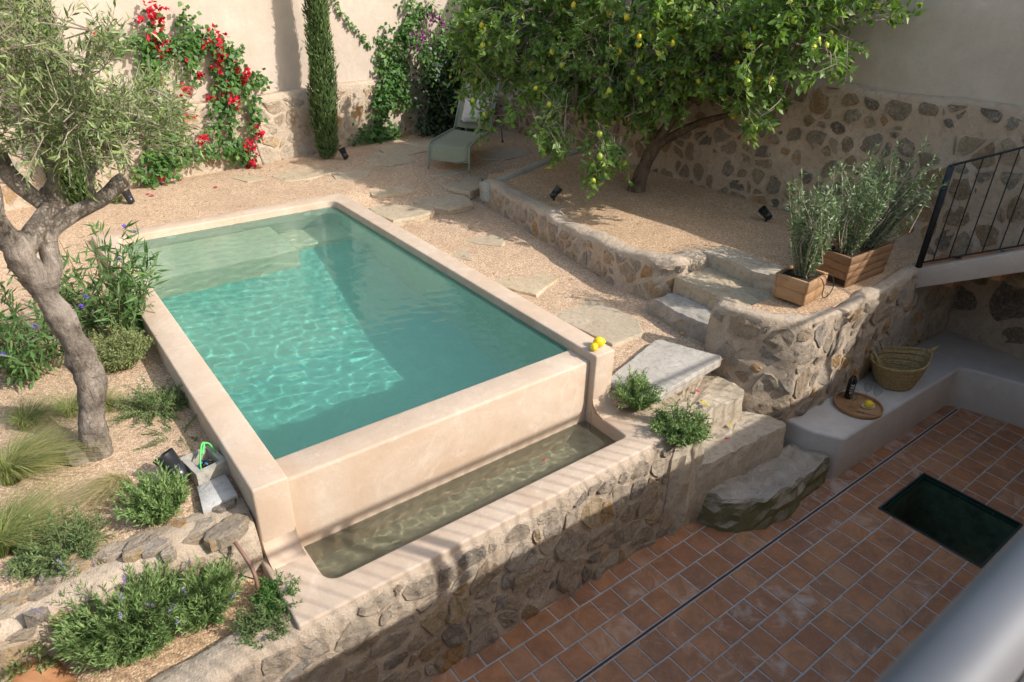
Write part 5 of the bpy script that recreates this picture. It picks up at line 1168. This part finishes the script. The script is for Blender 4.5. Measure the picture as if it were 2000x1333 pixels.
cable('blue_cable', 'short blue cable inside the concrete block', [(.51, 3.68, 1.27), (.53, 3.70, 1.33), (.57, 3.71, 1.33), (.60, 3.68, 1.27)], .006, M['blue_cable'])
cable('black_cable', 'tangle of black cable inside the concrete block', [(.54, 3.74, 1.27), (.57, 3.70, 1.35), (.61, 3.68, 1.34), (.58, 3.66, 1.31), (.54, 3.70, 1.30), (.61, 3.74, 1.27)], .007, M['cable'])
for i_, q in enumerate(((.535, 3.585, 1.375), (.585, 3.60, 1.385))):
    pass
pv = [onz(a, 1.285)[:2] for a in ((384, 950), (440, 925), (464, 966), (395, 995))]
o = tag(add('concrete_paver', *prism([tuple(x) for x in pv][::-1], 1.22, 1.285), M['grey_paver']), 'loose pale square concrete paver lying beside the pool rim', 'paver'); bevel(o, .003, 1)
pts = [onz((447, 1042), 1.20), onz((470, 1075), 1.17), onz((492, 1110), 1.10), onz((503, 1145), 1.0), onz((500, 1168), .87)]
tag(add('conduit', *tube(catmull(pts, 6), .011, 10), M['pvc'], None, sm=True), 'curved brown plastic conduit rising from the lower bed', 'pipe')
pts = [onz((405, 1112), .95), onz((450, 1118), .95), onz((500, 1132), .96), onz((545, 1135), .975), onz((550, 1142), .972), onz((530, 1142), .97), onz((508, 1135), .965)]
cable('loop_cable', 'thin black cable ending in a loop on the pool ledge edge', pts, .0035, M['cable'])
c = onz((75, 1318), .95); V, F = [], []
for th in (0, .014):
    for i in range(7):
        for j in range(13):
            a = math.radians(-75+150*j/12); r_ = (.10+.02*i/6)-th; V.append((c[0]+.34*(i/6-.5)*-.35+r_*math.sin(a)*.95, c[1]+.34*(i/6-.5)*1.0+r_*math.sin(a)*.3, .86+r_*math.cos(a)-th*0))
for q in range(2):
    for i in range(6):
        for j in range(12): a = q*91+i*13+j; F.append((a, a+1, a+14, a+13))
for i in range(6): F += [(i*13, i*13+13, 91+i*13+13, 91+i*13), (i*13+12, i*13+25, 91+i*13+25, 91+i*13+12)]
for j in range(12): F += [(j, j+1, 91+j+1, 91+j), (78+j, 78+j+1, 169+j+1, 169+j)]
tag(add('clay_tile', V, F, M['clay'], sm=True, origin=(c[0], c[1], .88)), 'curved orange clay roof tile lying in the lower bed', 'tile')

# ------------------------------------------------------------------ lemons on the rim, things on the bench
for px_, z, sc, lab in (((1170, 668), 1.455, .098, 'larger of two ripe yellow lemons on the pool rim corner'), ((1160.5, 678), 1.455, .074, 'smaller ripe yellow lemon leaning against the bigger one on the rim')):
    q = onz(px_, z+sc*.41); o = bpy.data.objects.new('lemon', LMR); COL.objects.link(o); o.location = q; o.scale = (sc*1.05, sc*1.05, sc*.95); o.rotation_euler = (1.45, .25, .75 if sc > .09 else 2.3); ORG[o] = q; tag(o, lab, 'lemon')
BZ = .462
bk = thing('straw_basket', 'woven esparto straw basket pinched at one end standing on the bench', 'basket', (6.52, 2.30, BZ))
def bask(r0, r1, h0, rings, k=48, inner=False):
    V, F = [], []
    ux, uy = np.array([.95, -.30]), np.array([.30, .95])
    for i in range(rings+1):
        t_ = i/rings; hgt = h0*t_; bulge = math.sin(math.pi*t_*rings/2.0)*0
        for j in range(k):
            a = 2*math.pi*j/k; c_, s_ = math.cos(a), math.sin(a); rb = r0+(r1-r0)*t_**.75; rib = .006*abs(math.sin(math.pi*i/4.0))
            ex = (rb+rib)*c_*(1+.38*t_*max(0, c_)**1.5+.08*t_*(c_ < 0)); ey = (rb+rib)*s_*(1-.42*t_*max(0, c_)**2)*.92
            z_ = hgt*(1+.10*t_*c_-.05*t_*s_*1)
            if inner: ex *= .95; ey *= .94; z_ += .004
            V.append((6.52+ux[0]*ex+uy[0]*ey, 2.32+ux[1]*ex+uy[1]*ey, BZ+z_))
    for i in range(rings):
        for j in range(k): F.append((i*k+j, i*k+(j+1) % k, (i+1)*k+(j+1) % k, (i+1)*k+j))
    F.append(tuple(range(k-1, -1, -1)))
    return V, F
Vb, Fb = bask(.165, .262, .275, 24); add('body', Vb, Fb, M['straw'], bk, sm=True); Vi, Fi = bask(.165, .262, .275, 24, inner=True); add('lining', Vi, Fi, M['straw'], bk, sm=True)
add('rim', *tube([np.array(Vb[24*48+j % 48])*.55+np.array(Vi[24*48+j % 48])*.45 for j in range(49)], .010, 8, .1, False), M['straw'], bk, sm=True)
for i in (5, 10, 15, 20): add('braid_band', *tube([np.array(Vi[i*48+j % 48]) for j in range(49)], .0075, 6, .15, False), M['straw'], bk, sm=True)
e = np.array(Vb[24*48]); add('pinched_tip', *tube([e+np.array([-.03, .01, -.02]), e+np.array([.04, -.012, .01]), e+np.array([.085, -.025, .04])], [.026, .02, .009], 8, .2), M['straw'], bk, sm=True)
e2 = np.array(Vb[24*48+22]); hp = catmull([e2+np.array([.05, .05, -.02]), e2+np.array([.0, .05, .10]), e2+np.array([-.04, .0, .12]), e2+np.array([-.02, -.06, .03]), e2+np.array([.02, -.06, -.03])], 6); add('handle', *tube(hp, .013, 8, .15), M['straw'], bk, sm=True)
ty = thing('wooden_tray', 'round wooden tray on the bench carrying wine and glasses', 'tray', (5.83, 2.30, BZ)); tc = (5.83, 2.30, BZ)
add('base', *lathe([(0, .002), (.195, .002), (.20, .006), (.20, .012), (0, .012)], 40, tc), M['tray'], ty); o = add('lip', *lathe([(.200, .0), (.212, .004), (.214, .034), (.206, .036), (.202, .03), (.2005, .0125)], 40, tc), M['tray'], ty, sm=True)
TZ = BZ+.0125
def on_tray(px_): q = onz(px_, TZ); return q
b_ = on_tray((1656, 777)); wb = thing('wine_bottle', 'dark wine bottle with amber capsule standing on the tray', 'bottle', tuple(b_))
add('glass', *lathe([(0, 0), (.034, 0), (.037, .004), (.037, .185), (.034, .205), (.022, .228), (.0145, .245), (.0140, .255)], 24, b_), M['bottle'], wb, sm=True)
add('capsule', *lathe([(.0142, .248), (.0146, .25), (.0146, .298), (.0155, .302), (.0155, .312), (0, .313)], 20, b_), M['foil'], wb, sm=True)
tv = unit(np.array([0, 0, CZ])-b_)[:2]; ta = math.atan2(tv[1], tv[0])+.35
def on_bottle(a, z, r_=.0374): return (b_[0]+r_*math.cos(ta+a), b_[1]+r_*math.sin(ta+a), b_[2]+z)
for k, (za, wgl) in enumerate(((.155, .30), (.128, .34), (.100, .34), (.074, .30))):      # four white characters printed one above another
    V = []
    ring = [on_bottle(wgl*1.35*math.cos(2*math.pi*j/20), za+.0095*math.sin(2*math.pi*j/20)) for j in range(20)]; ring2 = [on_bottle(wgl*1.0*math.cos(2*math.pi*j/20), za+.0045*math.sin(2*math.pi*j/20)) for j in range(20)]
    if k in (1, 2):
        add('printed_letter', ring+ring2, [(j, (j+1) % 20, 20+(j+1) % 20, 20+j) for j in range(20)], M['print'], wb)
    else:
        V = []; 
        for i in range(9): a = -wgl*1.35+wgl*2.7*i/8; V += [on_bottle(a, za-.004), on_bottle(a, za+.004)]
        F = [(2*i, 2*i+2, 2*i+3, 2*i+1) for i in range(8)]
        for i in range(2):
            o_ = len(V); aa = (-1 if i else 1)*wgl*.9; V += [on_bottle(aa-.09, za-.009, .0375), on_bottle(aa+.09, za-.009, .0375), on_bottle(aa+.09, za+.009, .0375), on_bottle(aa-.09, za+.009, .0375)]; F.append((o_, o_+1, o_+2, o_+3))
        add('printed_letter', V, F, M['print'], wb)
gp = [(.031, .0), (.030, .003), (.006, .006), (.004, .01), (.004, .075), (.012, .085), (.030, .105), (.038, .135), (.036, .165), (.031, .19), (.0302, .19), (.035, .165), (.037, .135), (.029, .106), (.010, .087), (.0, .084)]
for px_, lab in (((1661, 797), 'clear stemmed wine glass standing next to the bottle on the tray'), ((1688, 780), 'clear stemmed wine glass at the back of the tray'), ((1707, 788), 'clear stemmed wine glass behind the lemon dish')):
    q = on_tray(px_); tag(add('wine_glass', *lathe(gp, 20, q), M['glass'], sm=True, origin=tuple(q)), lab, 'glass')
q = on_tray((1695, 796)); V, F = lathe([(0, .0), (.05, .0), (.062, .012), (.066, .018), (.060, .014), (.045, .006), (0, .005)], 28); V = [(q[0]+v[0]*.92+v[1]*.38*.6, q[1]-v[0]*.35+v[1]*.62, q[2]+v[2]) for v in V]
tag(add('oval_dish', V, F, M['ceramic'], sm=True, origin=tuple(q)), 'small white oval dish holding a lemon on the tray', 'dish')
o = bpy.data.objects.new('lemon', LMR); COL.objects.link(o); o.location = q+np.array([.0, .0, .038]); o.scale = (.085, .085, .08); o.rotation_euler = (1.3, .2, .4); tag(o, 'single yellow lemon in the white dish on the tray', 'lemon')
a, b = on_tray((1674, 805)), on_tray((1707, 812)); a[2] += .004; b[2] += .004; kn = thing('table_knife', 'slim dark knife lying along the front of the tray', 'knife', tuple(a))
add('blade', *obox((a+b)[:2]*.5+(b-a)[:2]*.22, (b-a)[:2], .052, .006, TZ+.001, TZ+.003), M['rail'], kn); add('handle', *tube([a+np.array([0, 0, .002]), a*.6+b*.4+np.array([0, 0, .002])], [.005, .006], 8), M['brass'], kn, sm=True)

# ------------------------------------------------------------------ fallen petals and leaves
rng = random.Random(9)
def scrap(name, label, cat, px_, z, r_, mat, group):
    c = onz(px_, z); V = [(c[0]+r_*math.cos(j*1.256+.3)*rng.uniform(.6, 1.1), c[1]+r_*math.sin(j*1.256+.3)*rng.uniform(.6, 1.1), c[2]+.004+rng.uniform(0, .012)) for j in range(5)]+[(c[0], c[1], c[2]+.012)]
    tag(add(name, V, [(j, (j+1) % 5, 5) for j in range(5)], mat, origin=tuple(c)), label, cat, group)
for px_, lab_ in (((290, 380), 'left one of a pair of fallen red flowers near the black spotlight'), ((298, 383), 'right one of a pair of fallen red flowers near the black spotlight'), ((422, 367), 'lone fallen red flower on the gravel between bougainvillea and pool'), ((398, 338), 'fallen red flower against the foot of the back wall'), ((352, 352), 'small fallen red flower below the bougainvillea stem')): c = onz(px_, 1.39); scrap('fallen_flower', lab_, 'flower', px_, gz(c[0], c[1])+.004, .035, M['petal'], 'fallen flowers on the gravel')
scrap('fallen_flower', 'fallen red flower on the upper rock step', 'flower', (1362, 766), .872, .022, M['petal'], None); scrap('fallen_flower', 'fallen pink flower on the lower rock step', 'flower', (1418, 859), .63, .022, M['petal'], None)
scrap('fallen_flower', 'red flower floating on the trough water', 'flower', (1064, 900), .853, .02, M['petal'], None)
for px_, z, lab_ in (((1371, 786), .875, 'curled yellow leaf on the upper rock step closer to the red flower'), ((1381, 792), .875, 'curled yellow leaf on the upper rock step closer to its front edge')): scrap('fallen_leaf', lab_, 'leaf', px_, z, .03, M['yellow_leaf'], 'yellow leaves on the rock step')
scrap('fallen_leaf', 'single yellow leaf on the lower rock step', 'leaf', (1426, 832), .63, .024, M['yellow_leaf'], None)
scrap('fallen_leaf', 'small green-yellow leaf on the gravel by the lowest step', 'leaf', (1332, 652), 1.05, .02, M['yellow_leaf'], None)

for j_, (cx, cy) in enumerate(((-.09, -.03), (-.13, .02))):          # root burl at the olive's foot
    c = np.array([ob[0]+cx, ob[1]+cy]); poly = [(c[0]+.06*math.cos(a)*rng.uniform(.7, 1.1), c[1]+.05*math.sin(a)*rng.uniform(.7, 1.1)) for a in np.linspace(0, 5.6, 8)]
    add('root_burl', *rock(poly, 1.24, 1.36-.05*j_, 200+j_, .03, .7, 3, .05), M['bark_olive'], ot)
# dry leaf litter on the gravel: too many and too small to count
rs = np.random.RandomState(33); Pl, Dl = [], []
while len(Pl) < 420:
    if rs.rand() < .6: x, y = rs.uniform(3.5, 7.3), rs.uniform(3.2, 10.2)
    else: x, y = rs.uniform(-.5, 3.5), rs.uniform(8.0, 9.9)
    if x > 5.3 and y < 7.3:
        if not bed_keep(x-.05, y): continue
        z = bedz(x, y)
    elif x > 4.7 and y < 7.4: continue
    elif y > back_y(x)-.1 or (x < 3.45 and y < 7.95): continue
    else: z = gz(x, y)
    Pl.append((x, y, z+.012+.012*nz(x*2.2, y*2.2, 0))); a = rs.rand()*6.28; Dl.append((math.cos(a), math.sin(a), rs.uniform(-.05, .3)))
n = len(Pl); M['litter'] = mat_leaf('dry_leaf', [(.10, .055, .03), (.17, .10, .05), (.25, .17, .07), (.30, .26, .09)], .8, .2, .1)
V, F, vv = leaves(np.array(Pl), np.array(Dl), np.array([[rs.normal()*.4, rs.normal()*.4, 1] for _ in range(n)]), rs.uniform(.015, .05, n), rs.uniform(.008, .02, n), var=rs.rand(n))
lo = stuff(add('leaf_litter', V, F, M['litter'], var=vv)); tag(lo, 'scattered small dry brown leaves over the gravel', 'leaves')
